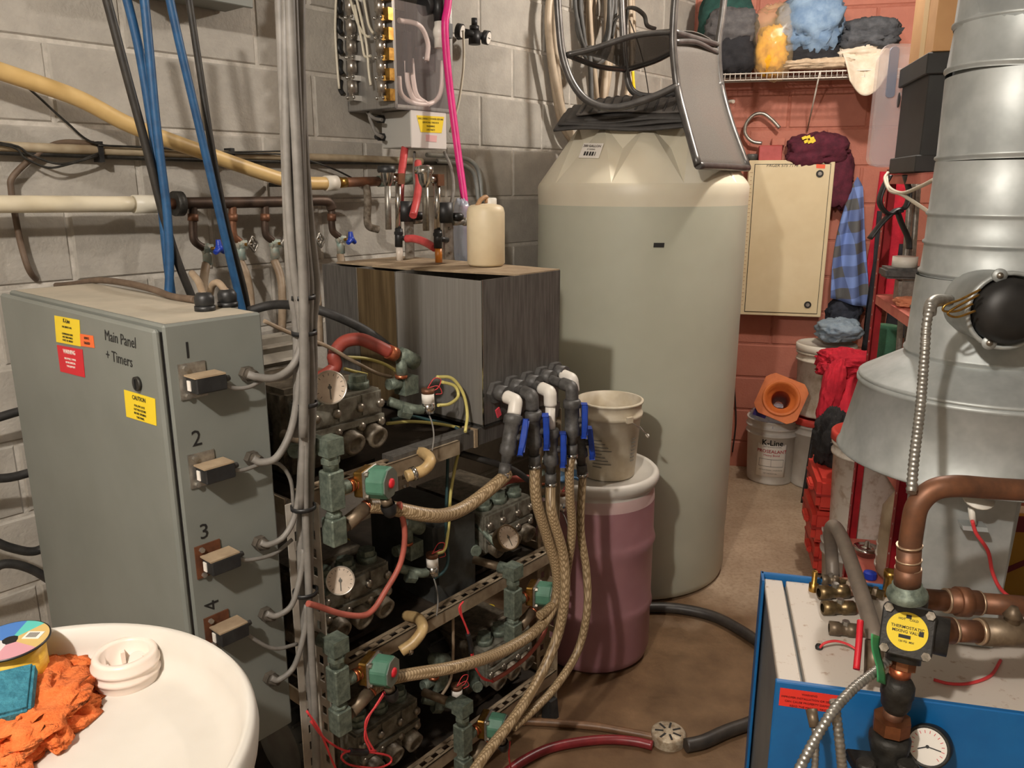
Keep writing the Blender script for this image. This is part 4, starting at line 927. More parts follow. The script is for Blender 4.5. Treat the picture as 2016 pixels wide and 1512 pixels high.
for k, O in enumerate(OUT):
    t = thing('outlet_valve', f'{ordn[k]} tank outlet from the left, ' + ['white elbow and slanted blue handled valve', 'dark elbow and upright blue handled valve', 'white elbow and low blue handled valve', 'long dark elbow with high blue handled valve', 'white elbow with valve hidden behind its neighbour'][k], 'valve', g(-1.17+.063*k, .95, 1.0), 'outlet valves of the stainless tank')
    p = pg(*O['b'], .93); e = pg(*O['e'], .93+[.085, .10, .105, .125, .075][k])
    hx = MB(); hx.hexa(p, p+GN*.015, .030); hx.build('bulkhead_nut', m_dkpvc, t)
    MB().cyl(p, p+GN*.045, .021, n=16).build('collar', m_dkpvc, t)
    em = m_pvc if O['white'] else m_dkpvc
    MB().tube([p+GN*.02, p.lerp(e, .5), e], .013, 12, 3).build('stub_pipe', m_dkpvc, t)
    v = pg(*O['v'], .93+[.10, .10, .11, .13, .09][k]); dn_ = (v-e).normalized()
    back = (p-e).normalized()
    MB().tube([e+back*.036, e+back*.016, e+(back+dn_)*.002, e+dn_*.016, e+dn_*.036], .0175, 14, 4).build('elbow', em, t)
    MB().cyl(e+dn_*.034, v-dn_*.045, .0135, n=14).build('pipe', em if k != 2 else m_pvc, t)
    vb = MB(); vb.lathe(v-dn_*.058, dn_, [(0, 0), (.021, 0), (.024, .004), (.024, .022), (.02, .024), (.019, .075), (.021, .078), (.021, .098), (.014, .104), (.012, .125), (0, .125)], 18); vb.build('valve_body', m_dkpvc, t)
    side = (GU*.62+GN*.78).normalized(); hc = v+side*.030-dn_*.002
    # long ribbed wedge handle
    w0 = dn_.cross(side).normalized(); hb = MB()
    vs = []
    for (s_, wd, tk_) in ((-.045, .014, .009), (-.025, .017, .011), (0, .019, .012), (.03, .0185, .010), (.048, .014, .008)):
        vs += [hc+dn_*s_+w0*wd-side*.004, hc+dn_*s_+w0*wd*.9+side*tk_, hc+dn_*s_-w0*wd*.9+side*tk_, hc+dn_*s_-w0*wd-side*.004]
    fs = [(0, 1, 2, 3), (19, 18, 17, 16)]
    for i in range(4): fs += [(i*4+j, i*4+(j+1) % 4, i*4+4+(j+1) % 4, i*4+4+j) for j in range(4)]
    hb.add(vs, fs)
    hh = hb.build('handle', m_blueh, t, .002)
    rb = MB()
    for i in (-1, 0, 1): rb.obox(hc+side*.011+w0*.009*i, dn_*.04, w0*.0012, side*.0012)
    rb.build('rib', m_blueh, hh)
    MB().cyl(v, hc, .009, n=10).build('stem', m_dkpvc, t)
    he = v+dn_*.066
    cl = he+dn_*.018
    MB().cyl(he, he+dn_*.03, .0155, n=14).build('barb_end', m_dkpvc, t)
    MB().cyl(he+dn_*.026, he+dn_*.036, .0165, n=16).build('clamp', m_chrome, t)
    off = [.03, .09, .10, .10, .07][k]
    nv = Guv(he).y; nt_ = 1.02+(.09 if k else .04)*(1 if k in (2, 4) else .6); hy = prj(he+dn_*.03)[1]+22; hp_ = [q_ for q_ in HOSE[k] if q_[1] > hy or k == 0]
    P = [he+dn_*.022, he+dn_*.034]+[pg(x, y, nv+(nt_-nv)*min(1, (i_+1)/3)) for i_, (x, y) in enumerate(hp_[1 if k == 0 else 0:])]
    if k == 0: P[-1] = g(S0.x+.088, S0.y, S0.z-.05); P[-2] = P[-1]+GU*.04-Z*.012+GN*.01
    if k == 1: P[-1] = g(S0.x+.088, S0.y, S0.z-.05)+D2; P[-2] = P[-1]+GU*.06+Z*.006+GN*.012
    rad = [.0165, .0150, .0140, .0125, .0115][k]
    tubeobj('braided_hose', 'braided hose from the ' + ordn[k] + ' tank outlet, ' + ['curving up to the top green solenoid', 'sweeping left to the middle green solenoid', 'running down past the bottom of the rack', 'running down to the solenoid by the drum', 'thin and outermost in front of the drum'][k], 'hose', P, rad, mb_, 'braided hoses from the tank outlets', 12, 8)
tag(MB().obox(pg(981, 812, .945), GU*.007+Z*.003, GN*.002, Z*.011-GU*.004).build('pink_tag', mat('pink_tag', (214, 70, 84), .5)), 'small pink tag stuck below the first tank outlet', 'tag')
# ------------------------------------------------------------------ loose lines on the rack
P = [g(-1.66, .74, 1.20), pg(655, 728, .78), pg(657, 700, .78), pg(676, 674, .78), pg(708, 668, .80), pg(740, 680, .83), pg(768, 694, .85)]
o = tubeobj('red_loop_hose', 'dull red hose looping over the top of the uppermost pump', 'hose', P, .0155, m_hred, n=12)
MB().cyl(pg(764, 692, .85), pg(778, 698, .85), .0175, n=14).build('clamp', m_brcopper, o)
tubeobj('black_feed_hose', 'black hose arching from behind the panel towards the stainless tank', 'hose', [pg(x, y, n_) for x, y, n_ in [(490, 612, .45), (540, 600, .5), (600, 604, .6), (650, 618, .65), (710, 645, .68), (750, 672, .7), (790, 705, .72)]], .0115, m_rubber)
tubeobj('tan_wire', 'thin tan tube running diagonally over the top of the rack', 'tube', [pg(x, y, .8) for x, y in [(520, 632), (570, 655), (640, 680), (690, 708), (740, 734), (770, 742)]], .0045, m_tanhose)
for lab, ptl, m in [('upper yellow air tube lying behind the top pump', [(680, 703, .74), (720, 706, .74), (755, 716, .76), (780, 730, .8)], m_ytube), ('short yellow air tube below the upper one behind the top pump', [(678, 726, .74), (700, 732, .74), (724, 738, .76)], m_ytube),
                    ('yellow air tube arching from the unloader down to the top rail', [(860, 742, .87), (890, 745, .88), (912, 775, .89), (920, 815, .9), (916, 850, .93)], m_ytube), ('shorter yellow air tube curling back to the pressure switch', [(870, 752, .87), (895, 760, .88), (902, 780, .89), (885, 795, .9), (862, 798, .9)], m_ytube),
                    ('teal tube lying along the shelf behind the pressure switch', [(770, 826, .8), (810, 820, .8), (850, 828, .82), (890, 838, .84), (915, 855, .88)], m_teal), ('yellow tube lying beside the teal tube on the top shelf', [(762, 834, .81), (810, 830, .81), (860, 834, .83), (905, 842, .85)], m_ytube),
                    ('yellow air tube hanging down behind the curved braided hose', [(905, 880, .86), (895, 925, .87), (887, 975, .88), (884, 1030, .88), (876, 1080, .9), (860, 1090, .9)], m_ytube), ('teal air tube hanging beside the yellow one behind the braided hose', [(882, 890, .85), (880, 960, .87), (878, 1040, .88), (882, 1100, .89), (874, 1125, .9), (855, 1138, .9)], m_teal),
                    ('thin tan air tube hanging in front of the dark bottom pump', [(892, 1215, .9), (892, 1290, .9), (886, 1340, .9), (862, 1380, .9)], m_tanhose), ('dark vent line running along the top shelf towards the outlet valves', [(905, 892, .86), (960, 908, .9), (1010, 925, .9), (1040, 945, .9)], m_rubber)]:
    tubeobj('air_tube', lab, 'tube', [pg(*p_) for p_ in ptl], .0042 if m is not m_rubber else .009, m)
tubeobj('red_pump_hose', 'red hose hidden behind the outlet hoses above the brown gauge pump', 'hose', [pg(x, y, .84) for x, y in [(975, 960), (1005, 945), (1045, 942), (1090, 948)]], .011, m_hred)
m_cord = mat('dusty_red_cord', (176, 92, 78), .55, 0, (150, 78, 64), 20)
tubeobj('red_cable', 'dusty red cord hanging from the top green solenoid over the middle gauge pump', 'cord', [pg(x, y, 1.03) for x, y in [(786, 990), (797, 1050), (788, 1110), (758, 1165), (735, 1200), (712, 1212), (670, 1208), (628, 1194), (606, 1188)]], .0065, m_cord)
tubeobj('red_cable', 'orange red cord sagging from the solenoid in front of the pink drum', 'cord', [pg(x, y, 1.03) for x, y in [(1080, 1205), (1070, 1250), (1040, 1290), (1000, 1322), (970, 1340)]], .0058, m_cord)
for i, (lab, ptl) in enumerate([('first red wire of the pair looping back up to the middle rail', [(970, 1341), (950, 1336), (935, 1310), (930, 1280), (926, 1255), (910, 1215), (906, 1190)]), ('second red wire of the pair looping back up to the middle rail', [(970, 1343), (946, 1330), (930, 1300), (927, 1270), (918, 1235), (904, 1200), (912, 1184)]),
                               ('red wire dropping in a double strand below the middle solenoid', [(762, 1358), (742, 1388), (726, 1412), (718, 1450), (728, 1478), (712, 1482)]), ('second strand of red wire below the middle solenoid', [(758, 1360), (738, 1392), (720, 1420), (722, 1450), (735, 1476), (738, 1480)]),
                               ('tangled red wire loop at the bottom of the slotted post', [(612, 1420), (640, 1455), (680, 1478), (720, 1480), (765, 1488), (768, 1502), (740, 1512), (690, 1506), (672, 1490), (690, 1478), (740, 1478)]), ('red wire trailing down the slotted post to the floor', [(604, 1400), (630, 1440), (655, 1500), (670, 1530)]), ('red wires hanging below the lowest solenoid', [(1004, 1460), (1002, 1490), (1010, 1530)])]):
    tubeobj('red_wire', lab, 'wire', [pg(x, y, 1.03) for x, y in ptl], .0024, m_wirered)
MB().obox(pg(925, 1268, 1.03), Z*.018+GU*.004, GU*.005, GN*.005)
tubeobj('tape_splice', 'black taped splice in the red wires on the middle rail', 'tape', [pg(x, y, 1.03) for x, y in [(921, 1248), (926, 1266), (928, 1284)]], .0062, m_black)
tubeobj('tape_splice', 'black taped splice in the red tangle at the bottom', 'tape', [pg(x, y, 1.03) for x, y in [(688, 1479), (705, 1481), (722, 1481)]], .0075, m_black)
for lab, ptl, D in [('short tan elbow hose above the top green solenoid', [(815, 890, .88), (836, 893, .95), (847, 908, 1.0), (833, 926, 1.0), (800, 938, .985)], None), ('short tan elbow hose above the middle green solenoid', [(800, 1212, .88), (824, 1218, .95), (832, 1238, 1.0), (815, 1264, 1.0), (790, 1282, .985)], None)]:
    o = tubeobj('elbow_hose', lab, 'hose', [pg(*q_) for q_ in ptl], .0135, m_tubing)
    a, b_ = [pg(ptl[-1][0]+10, ptl[-1][1]-4, .99), pg(ptl[-1][0]+18, ptl[-1][1]-7, .993)]
    MB().cyl(a, b_, .0165, n=14).build('clamp', m_chrome, o)
# ================================================================== things on the stainless tank
for k, (xa, xb, nn, yb, nm, outm) in enumerate([(765, 784, .40, 0, 'nearer the wall', mat('clear_outlet', (206, 196, 184), .3)), (839, 861, .585, 6, 'nearer the white jug', mat('amber_outlet', (196, 118, 40), .35))]):
    H = lambda x, y: pg(x, y+yb*.4, nn)
    t = thing('metering_valve', f'chrome metering valve with twin upright tubes on the stainless tank, {nm}', 'valve', H(xa+10, 512), 'metering valves on the stainless tank')
    MB().cyl(H(xa, 452), H(xa-2, 360), .0095, n=12).build('tube', m_alu, t); MB().cyl(H(xb, 450), H(xb, 355), .0095, n=12).build('tube', m_chrome, t)
    b = MB(); b.lathe(H(xa-2, 366), Z, [(.010, 0), (.017, .012), (.022, .04), (.024, .052), (.012, .06), (0, .06)], 16); b.cyl(H(xa-2, 350), H(xb, 352), .010, n=10); b.build('body', m_chrome, t)
    b = MB(); b.lathe(H(xa-4, 340), Z, [(.026, 0), (.028, .006), (.026, .02), (.01, .022), (0, .022)], 12); b.build('knob', m_black if k == 0 else m_chrome, t)
    MB().obox(H(xb+2, 352), GU*.012, GN*.012, Z*.016).build('head_block', m_copper, t)
    MB().cyl(H(xb+14, 436), H(xb+13, 396), .026, n=18).build('float_body', m_black, t)
    b = MB(); b.box(lambda a, b_, c: H(xb+24, 508)+GU*a+GN*b_+Z*c, -.018, .018, -.004, .0, 0, .118); b.box(lambda a, b_, c: H(xb+24, 508)+GU*a+GN*b_+Z*c, .015, .018, -.04, .0, 0, .118); pl_ = b.build('bracket', m_alu, t)
    for dz in (.02, .09): MB().hexa(H(xb+24, 508)+Z*dz, H(xb+24, 508)+Z*dz+GN*.006, .005).build('bolt', m_bolt, pl_)
    b = MB(); b.cyl(H(xb+1, 486), H(xb+1, 450), .012, n=12); b.cyl(H(xb+1, 468), H(xb+20, 470), .008, n=10); b.hexa(H(xb+1, 462), H(xb+1, 456), .015); b.build('fitting', m_black, t)
    MB().cyl(H(xb+3, 514), H(xb+2, 486), .0105, n=14).build('outlet_stub', outm, t)
    b = MB(); b.cyl(H(xb+30, 436), H(xb+52, 434), .009, n=10); b.sphere(H(xb+54, 434), .013); b.build('side_port', m_alu, t)
    MB().lathe(H(xb+38, 430), Z, [(0, 0), (.02, 0), (.022, .012), (.016, .02), (0, .02)], 14).build('black_cap', m_black, t)
m_coral = mat('coral_hose', (206, 84, 84), .45, 0, (184, 66, 66), 20)
for lab, ptl, rad in [('coral red hose dropping from the junction box behind the left metering valve', [(797, 292, .2), (792, 330, .24), (788, 370, .3), (787, 420, .33)], .013), ('coral red hose between the two metering valves', [(823, 320, .28), (824, 360, .35), (820, 395, .42), (813, 425, .45)], .012),
                      ('flat coral hose linking the bases of the metering valves', [(800, 470, .42), (815, 470, .45), (835, 476, .5), (856, 488, .57)], .012), ('dark cord hanging between the metering valves', [(816, 300, .2), (815, 340, .3), (817, 380, .38), (812, 420, .4)], .0045), ('grey lead curving down to the right metering valve', [(875, 300, .2), (888, 330, .3), (893, 370, .42), (886, 410, .5), (880, 425, .52)], .0055)]:
    tubeobj('dosing_hose', lab, 'hose', [pg(*p_) for p_ in ptl], rad, m_coral if rad > .01 else m_gcable)
JN = Guv(pf(957, 523, SZ1+.004)); jp = pf(957, 523, SZ1+.004)
t = thing('chemical_jug', 'cream white half full plastic jug on the stainless tank lid', 'jug', jp)
m_jug = mat('cream_jug', (222, 206, 174), .45, 0, (212, 194, 160), 10, sss=.15); jr = .054
MB().lathe(jp, Z, [(0, .001), (jr-.006, .001), (jr, .008), (jr, .150), (jr-.004, .164), (jr-.012, .170), (.02, .174), (0, .174)], 36).build('bottle', m_jug, t)
cpq = jp+GU*.02+Z*.172; MB().lathe(cpq, Z, [(.018, 0), (.018, .016), (.015, .018), (0, .018)], 20).build('cap', m_white, t)
cc_ = jp-GU*.012+Z*.174
MB().tube([jp-GU*.035+Z*.168, jp-GU*.02+Z*.185, jp+GU*.003+Z*.192, jp+GU*.006+Z*.176], .0065, 8, 4).build('handle', mat('brown_handle', (170, 130, 92), .5), t)
# clear bag hanging behind the jug
m_bag = mat('clear_blue_bag', (196, 206, 222), .25, 0, alpha=.55)
b = clothblob(pg(912, 455, .45), GU, GN, Z, .035, .02, .105, 4, .25, 2.5, 28, 20); tag(b.build('plastic_bag', m_bag), 'clear plastic bag hanging between the jug and the grey wall', 'bag')
# blue rag on the pink drum
rg = BC+V((-.125, -.12, BZ-.012))
def ragf(s_, t_):
    x = -.06+.13*s_; y = -.05+.09*t_
    return V((BC.x-.135+x, BC.y-.13+y, BZ+.004+.02*abs(NZ.noise(V((s_*3, t_*3, 2))))+.012*math.sin(6*s_+3*t_)**2))
tag(MB().sheet(ragf, 16, 12, .004).build('blue_rag', mat('blue_cloth', (110, 150, 190), .85, 0, (90, 132, 172), 40, .3, 200)), 'crumpled light blue rag on the rim of the pink drum', 'rag')
# ================================================================== on and around the tall tank
rnd = random.Random(11)
m_mat = mat('grey_black_rubber_mat', (58, 56, 54), .6, 0, (76, 73, 70), 12, .2, 100)
m_matl = mat('worn_rubber_mat', (104, 98, 92), .6, 0, (78, 74, 70), 20, .2, 100)
MATL = ['bottom rubber mat of the stack on the tall tank', 'second rubber mat from the bottom of the stack on the tank', 'middle rubber mat of the stack on the tall tank', 'rubber mat just under the ribbed top mat on the tank', 'top ribbed grey rubber mat under the upturned chair']
MU = V((.94, -.34, 0)); MV = V((.34, .94, 0))
for k in range(5):
    zb = 1.936+.013*k; wd = .50-.02*k; dp = .46-.03*k; ox = rnd.uniform(-.015, .015)+(.03 if k == 4 else 0)
    def fn(s_, t_, k=k, zb=zb, wd=wd, dp=dp, ox=ox):
        a = (s_-.5)*wd; b_ = (t_-.5)*dp
        dip = max(0, .34-t_)*.22*(1 if k < 4 else .8)
        return TC+V((-.06, -.06, 0))+MU*(a+ox)+MV*b_+Z*(zb-dip+.0055*math.sin(s_*7+k*1.3)+.004*math.sin(t_*5+k))
    o = MB().sheet(fn, 26, 16, .008).build('floor_mat', m_mat if k < 4 else m_matl); tag(o, MATL[k], 'mat', 'rubber mats on the tank')
    if k == 4:
        rb = MB()
        for i in range(12): rb.tube([fn((i+.5)/12, t_)+Z*.005 for t_ in (0, .2, .4, .6, .8, 1)], .0045, 5, 2)
        rb.build('ridge', m_mat, o)
# upturned mesh chair
m_frame = mat('grey_chair_tube', (112, 110, 108), .35, .6, (92, 90, 88), 20)
m_mesh = mat('chair_mesh_fabric', (118, 113, 107), .8, 0, (96, 91, 85), 400, 0, 100, 2, alpha=.72)
ch = thing('patio_chair', 'grey tube and mesh patio chair upside down on top of the tall tank', 'chair', at(1280, 200, 3.2))
NY, FY = 3.0, 3.36
def cpt(x, y, Y): return at(x, y, Y)
rc = .0135
nearb = [cpt(1331, -30, NY), cpt(1326, 40, NY), cpt(1325, 90, NY), cpt(1333, 170, NY), cpt(1350, 240, NY-.06), cpt(1374, 326, NY-.16)]
farb = [cpt(1428, -30, FY), cpt(1422, 30, FY), cpt(1414, 95, FY), cpt(1420, 170, FY), cpt(1440, 245, FY-.06), cpt(1472, 331, FY-.14)]
MB().tube(nearb, rc, 10, 6).build('back_leg', m_frame, ch); MB().tube(farb, rc, 10, 6).build('back_leg', m_frame, ch)
MB().tube([cpt(1096, -30, NY), cpt(1100, 40, NY), cpt(1108, 110, NY), cpt(1128, 165, NY), cpt(1160, 200, NY), cpt(1210, 212, NY), cpt(1280, 193, NY), cpt(1336, 168, NY)], rc, 10, 6).build('front_leg', m_frame, ch)
MB().tube([cpt(1222, -30, FY), cpt(1226, 60, FY), cpt(1232, 135, FY), cpt(1246, 180, FY), cpt(1290, 190, FY), cpt(1360, 178, FY), cpt(1422, 165, FY)], rc, 10, 6).build('front_leg', m_frame, ch)
sn = [cpt(1116, 108, NY), cpt(1170, 95, NY), cpt(1250, 70, NY), cpt(1327, 62, NY)]
sf = [cpt(1232, 138, FY), cpt(1290, 120, FY), cpt(1350, 92, FY), cpt(1414, 88, FY)]
MB().tube(sn, .010, 8, 6).build('seat_rail', m_frame, ch); MB().tube(sf, .010, 8, 6).build('seat_rail', m_frame, ch)
MB().tube([sn[0], (sn[0]+sf[0])/2+Z*-.012, sf[0]], .010, 8, 6).build('seat_rail', m_frame, ch); MB().tube([sn[-1], (sn[-1]+sf[-1])/2, sf[-1]], .010, 8, 6).build('seat_rail', m_frame, ch)
SN_, SF_ = spline(sn, 6), spline(sf, 6)
def seatf(s_, t_):
    i = min(len(SN_)-1, int(round(s_*(len(SN_)-1)))); return SN_[i].lerp(SF_[i], t_)+Z*.02*math.sin(math.pi*t_)
MB().sheet(seatf, len(SN_)-1, 8, .003).build('seat', m_mesh, ch)
NB_, FB_ = spline(nearb[2:], 6), spline(farb[2:], 6)
def backf(s_, t_):
    i = min(len(NB_)-1, int(round(s_*(len(NB_)-1)))); return NB_[i].lerp(FB_[i], t_)+V((-.015, -.02, 0))*math.sin(math.pi*t_)
MB().sheet(backf, len(NB_)-1, 8, .003).build('backrest', m_mesh, ch)
MB().tube([nearb[-1], (nearb[-1]+farb[-1])/2+V((-.012, -.02, 0)), farb[-1]], rc, 10, 6).build('back_rail', m_frame, ch)
MB().tube([cpt(1328, 82, NY), cpt(1370, 83, NY+.15), cpt(1413, 105, FY)], .009, 8, 6).build('back_rail', m_frame, ch)
# coiled hoses on a wall hook behind the tank
hk = thing('wall_hook', 'black curved iron hook on the grey wall above the tank', 'hook', pg(1235, 45, .1))
MB().tube([pg(1205, 75, .16), pg(1210, 45, .16), pg(1228, 20, .16), pg(1248, 16, .16), pg(1268, 30, .16), pg(1274, 50, .16), pg(1290, 57, .16)], .010, 8, 6, flat=.5).build('hook', m_iron, hk)
MB().tube([pg(1236, 18, .16), pg(1232, 50, .14), pg(1232, 80, .1), pg(1232, 100, .016)], .012, 8, 5, flat=.6).build('arm', m_iron, hk)
m_ltan = mat('pale_tan_hose', (188, 172, 150), .45, 0, (168, 150, 128), 12); m_lgrey = mat('slate_hose', (92, 92, 90), .5, 0, (72, 72, 70), 12)
def coil(label, cx, cy, wx, wy, nn, loops, rad, m, seed):
    q = random.Random(seed); t = thing('hose_coil', label, 'hose', pg(cx, cy, nn), 'coiled hoses hanging behind the tank')
    for i in range(loops):
        pts = [pg(cx+wx*(1+q.uniform(-.12, .12))*math.cos(a)+q.uniform(-5, 5), cy+wy*(1+q.uniform(-.08, .08))*math.sin(a), nn+i*rad*1.7) for a in [2*math.pi*k/12 for k in range(12)]]
        MB().tube(pts, rad, 8, 5, closed=True).build('loop', m, t)
coil('tan hose coil hanging leftmost behind the tall tank', 1145, 40, 55, 250, .03, 3, .016, m_ltan, 1)
coil('dark slate hose coil hanging in the middle behind the chair', 1172, 0, 34, 120, .10, 7, .009, m_lgrey, 2)
coil('pale hose coil hanging right of the slate coil behind the chair', 1205, 60, 42, 190, .05, 4, .011, m_ltan, 3)
tubeobj('grey_hose_end', 'grey hose hanging straight down behind the chair seat', 'hose', [pg(1160, 90, .2), pg(1163, 150, .2), pg(1165, 230, .2), pg(1170, 290, .18)], .011, m_lgrey)
tubeobj('yellow_strap', 'yellow strap hanging behind the chair arm', 'strap', [pg(1246, 140, .12), pg(1247, 160, .12), pg(1250, 190, .12)], .007, m_yellow)
tubeobj('thin_string', 'thin dark cord hanging from the wall hook', 'cord', [pg(1240, 40, .13), pg(1258, 90, .13), pg(1270, 140, .13), pg(1278, 190, .13)], .0025, m_iron)
# ================================================================== floor: hoses and drain
m_bigh = mat('black_floor_hose', (44, 40, 37), .45, 0, (62, 56, 50), 20)
def fl_hose(label, pts, rad, m, name='floor_hose'):
    return tubeobj(name, label, 'hose', [pf(x, y, rad) for x, y in pts], rad, m, None, 12, 8)
fl_hose('thick black hose looping across the floor from the tall tank to the drain', [(1225, 1205), (1280, 1196), (1340, 1199), (1400, 1212), (1450, 1236), (1500, 1270), (1545, 1315), (1556, 1362), (1520, 1400), (1480, 1422), (1430, 1440), (1385, 1460), (1350, 1468)], .021, m_bigh)
fl_hose('red hose lying on the wet floor by the drain', [(985, 1530), (1030, 1498), (1080, 1474), (1140, 1461), (1200, 1456), (1250, 1460), (1285, 1468)], .0145, mat('dark_red_hose', (132, 40, 44), .35, 0, (112, 32, 36), 20))
fl_hose('brown hose running from the rack foot to the drain', [(1030, 1420), (1100, 1424), (1170, 1430), (1230, 1440), (1290, 1452)], .0125, mat('brown_floor_hose', (128, 94, 66), .45, 0, (104, 76, 52), 20))
dp_ = pf(1315, 1458)
t = thing('drain_cover', 'round worn metal drain cover with slots in the floor', 'drain', dp_)
b = MB(); DRr = .052
n_ = 28; slots = 7
MB().lathe(dp_, Z, [(DRr, 0), (DRr, .030), (DRr-.004, .034), (0, .034)], 36).build('cover', mat('worn_drain_metal', (198, 186, 164), .5, .3, (150, 130, 104), 50, .2, 120), t)
for i in range(slots):
    a = 2*math.pi*i/slots+.3; d_ = V((math.cos(a), math.sin(a), 0)); MB().obox(dp_+d_*.028+Z*.0338, d_*.013, V((-d_.y, d_.x, 0))*.0032, Z*.0012).build('slot', m_ink, t)
# ================================================================== red wall
m_orangek = mat('orange_sticker', (232, 96, 60), .5)
q = [pr(x, y, CNF+.006) for x, y in [(1607, 323), (1625, 324), (1624, 332), (1607, 331)]]; plate('sticker', q, m_orangek, cab)
text('PAGER 575 7118', pr(1540, 326, CNF+.006), RU, Z, .023, m_ink, cab, shear=.15)
tk = MB()
for i in range(34):
    p = pr(1477-14.5*i/34, 340+268*i/34, CNF); p = r(CU0+.016, CNF+.0003, Ruv(p).z); tk.obox(p, RU*(.004+.004*(i % 5 == 0)), RN*.0003, Z*.0012)
tk.build('hinge_marks', mat('rusty_mark', (150, 112, 84), .7), cab)
t = thing('red_bell_box', 'small faded red alarm box above the cream cabinet', 'box', pr(1515, 300, .05))
c = Ruv(pr(1518, 300, .06)); MB().box(r, c.x-.065, c.x+.055, .014, .10, c.z-.045, c.z+.035).build('body', mat('faded_red_box', (176, 78, 76), .55, 0, (160, 66, 62), 14), t, .004)
MB().box(r, c.x-.0, c.x+.07, .014, .06, c.z+.035, c.z+.075).build('hinged_cover', m_rblock, t, .004)
tubeobj('flexible_conduit', 'grey flexible conduit looping on the red wall above the cabinet', 'conduit', [pr(x, y, .06) for x, y in [(1500, 282), (1480, 278), (1467, 262), (1470, 242), (1485, 226), (1503, 224), (1520, 236), (1535, 252)]], .0095, m_alu)
tubeobj('pipe_stub', 'short white pipe stub sticking out of the red wall', 'pipe', [pr(1428, 202, .02), pr(1436, 200, .05), pr(1444, 200, .08)], .010, m_white)
b = MB(); c = Ruv(pr(1481, 306, .06)); tag(MB().lathe(r(c.x, .06, CZ1), Z, [(0, 0), (.03, 0), (.03, .03), (.026, .035), (0, .035)], 18).build('tape_roll', m_lgrey), 'small grey tape roll on top of the cream cabinet', 'tape')
def cloth(name, label, cat, x, y, n, wpx, hpx, dep, m, seed, amp=.22, freq=2.2, flat=None, group=None):
    p = pr(x, y, n); s = mpp(p)
    b = clothblob(p, RU, RN, Z, wpx*s/2, dep/2, hpx*s/2, seed, amp, freq, 44, 30, flat)
    return tag(b.build(name, m), label, cat, group)
def cm(name, a, b_, sc=30): return mat(name, a, .9, 0, b_, sc, .35, 220)
FZ = WZ+.006
cloth('folded_garment', 'dark green garment at the left end of the wire shelf', 'clothes', 1428, 60, .18, 104, 150, .24, cm('green_cloth', (34, 74, 66), (26, 60, 54)), 1, .18, 2, FZ)
cloth('folded_garment', 'grey sweater lying over a black bag on the wire shelf', 'clothes', 1440, 58, .26, 100, 75, .24, cm('grey_cloth', (92, 90, 90), (74, 72, 74)), 2, .2, 2.2)
cloth('black_bag', 'black cloth bag under the grey sweater on the wire shelf', 'bag', 1440, 108, .25, 96, 92, .24, cm('black_cloth', (36, 36, 40), (26, 26, 30)), 3, .16, 2, FZ)
o = cloth('yellow_bag', 'clear plastic bag of yellow cloth on the wire shelf', 'bag', 1520, 100, .28, 62, 92, .18, cm('yellow_cloth', (232, 172, 34), (206, 144, 22)), 5, .24, 2.6, FZ-.02)
p = pr(1522, 84, .28); s = mpp(p)
clothblob(p, RU, RN, Z, 39*s, .11, 68*s, 8, .2, 2, 30, 24).build('wrapper', mat('amber_film', (226, 196, 150), .25, 0, alpha=.22), o)
m_denim = cm('light_denim', (128, 152, 176), (100, 126, 156), 16)
cloth('denim_jacket', 'crumpled light blue denim jacket on the wire shelf', 'jacket', 1595, 52, .24, 122, 118, .28, m_denim, 14, .30, 2.4)
cloth('folded_garment', 'black garment squeezed under the denim jacket', 'clothes', 1598, 112, .22, 110, 44, .26, cm('black_cloth', (36, 36, 40), (26, 26, 30)), 7, .15, 2, FZ)
cloth('folded_garment', 'flat beige cloth along the front of the wire shelf', 'clothes', 1610, 126, .3, 130, 20, .12, cm('beige_cloth', (196, 176, 150), (176, 154, 128)), 8, .25, 2.5, FZ)
cloth('folded_garment', 'pile of grey and dark clothes at the right of the wire shelf', 'clothes', 1712, 72, .22, 110, 66, .26, cm('slate_cloth', (84, 86, 90), (62, 64, 68)), 9, .3, 2.5)
m_linen = cm('off_white_cloth', (222, 210, 192), (206, 190, 168), 20)
def towel(s_, t_):
    top_ = pr(1655+95*s_, 94+6*math.sin(5*s_), .28); bot = pr(1672+84*s_, 146+42*math.sin(math.pi*min(1, .1+s_*1.0)), .40)
    return top_.lerp(bot, t_)+RN*(.02*math.sin(9*s_+2*t_)*t_+.02*math.sin(math.pi*t_))
o = MB().sheet(towel, 24, 14, .006).build('white_towel', m_linen); tag(o, 'off-white towel hanging over the front of the wire shelf', 'towel')
cloth('folded_garment', 'bunched off-white cloth behind the hanging towel', 'clothes', 1690, 108, .22, 110, 40, .2, m_linen, 12, .25, 2.2, FZ)
# maroon shirt on the cabinet corner
mar = cm('maroon_cloth', (96, 34, 52), (74, 24, 40), 30)
t = thing('maroon_shirt', 'maroon shirt with a yellow emblem bundled over the cabinet corner', 'shirt', pr(1620, 310, .08))
p = pr(1610, 296, .085); s = mpp(p); clothblob(p, RU, RN, Z, 58*s, .06, 32*s, 21, .25, 2.2, 40, 26).build('bundle', mar, t)
p = pr(1652, 350, .07); clothblob(p, RU, RN, Z, 26*s, .045, 58*s, 22, .25, 2.0, 36, 26).build('sleeve', mar, t)
em = MB(); p = pr(1590, 274, .125)
for dx, dz in [(-.02, .006), (0, .01), (.02, .002), (.01, -.014), (-.008, -.012), (.028, -.012)]: em.obox(p+RU*dx+Z*dz, (RU+Z*.4)*.010, (Z-RU*.4)*.007, RN*.022)
em.build('emblem', m_yellow, t)
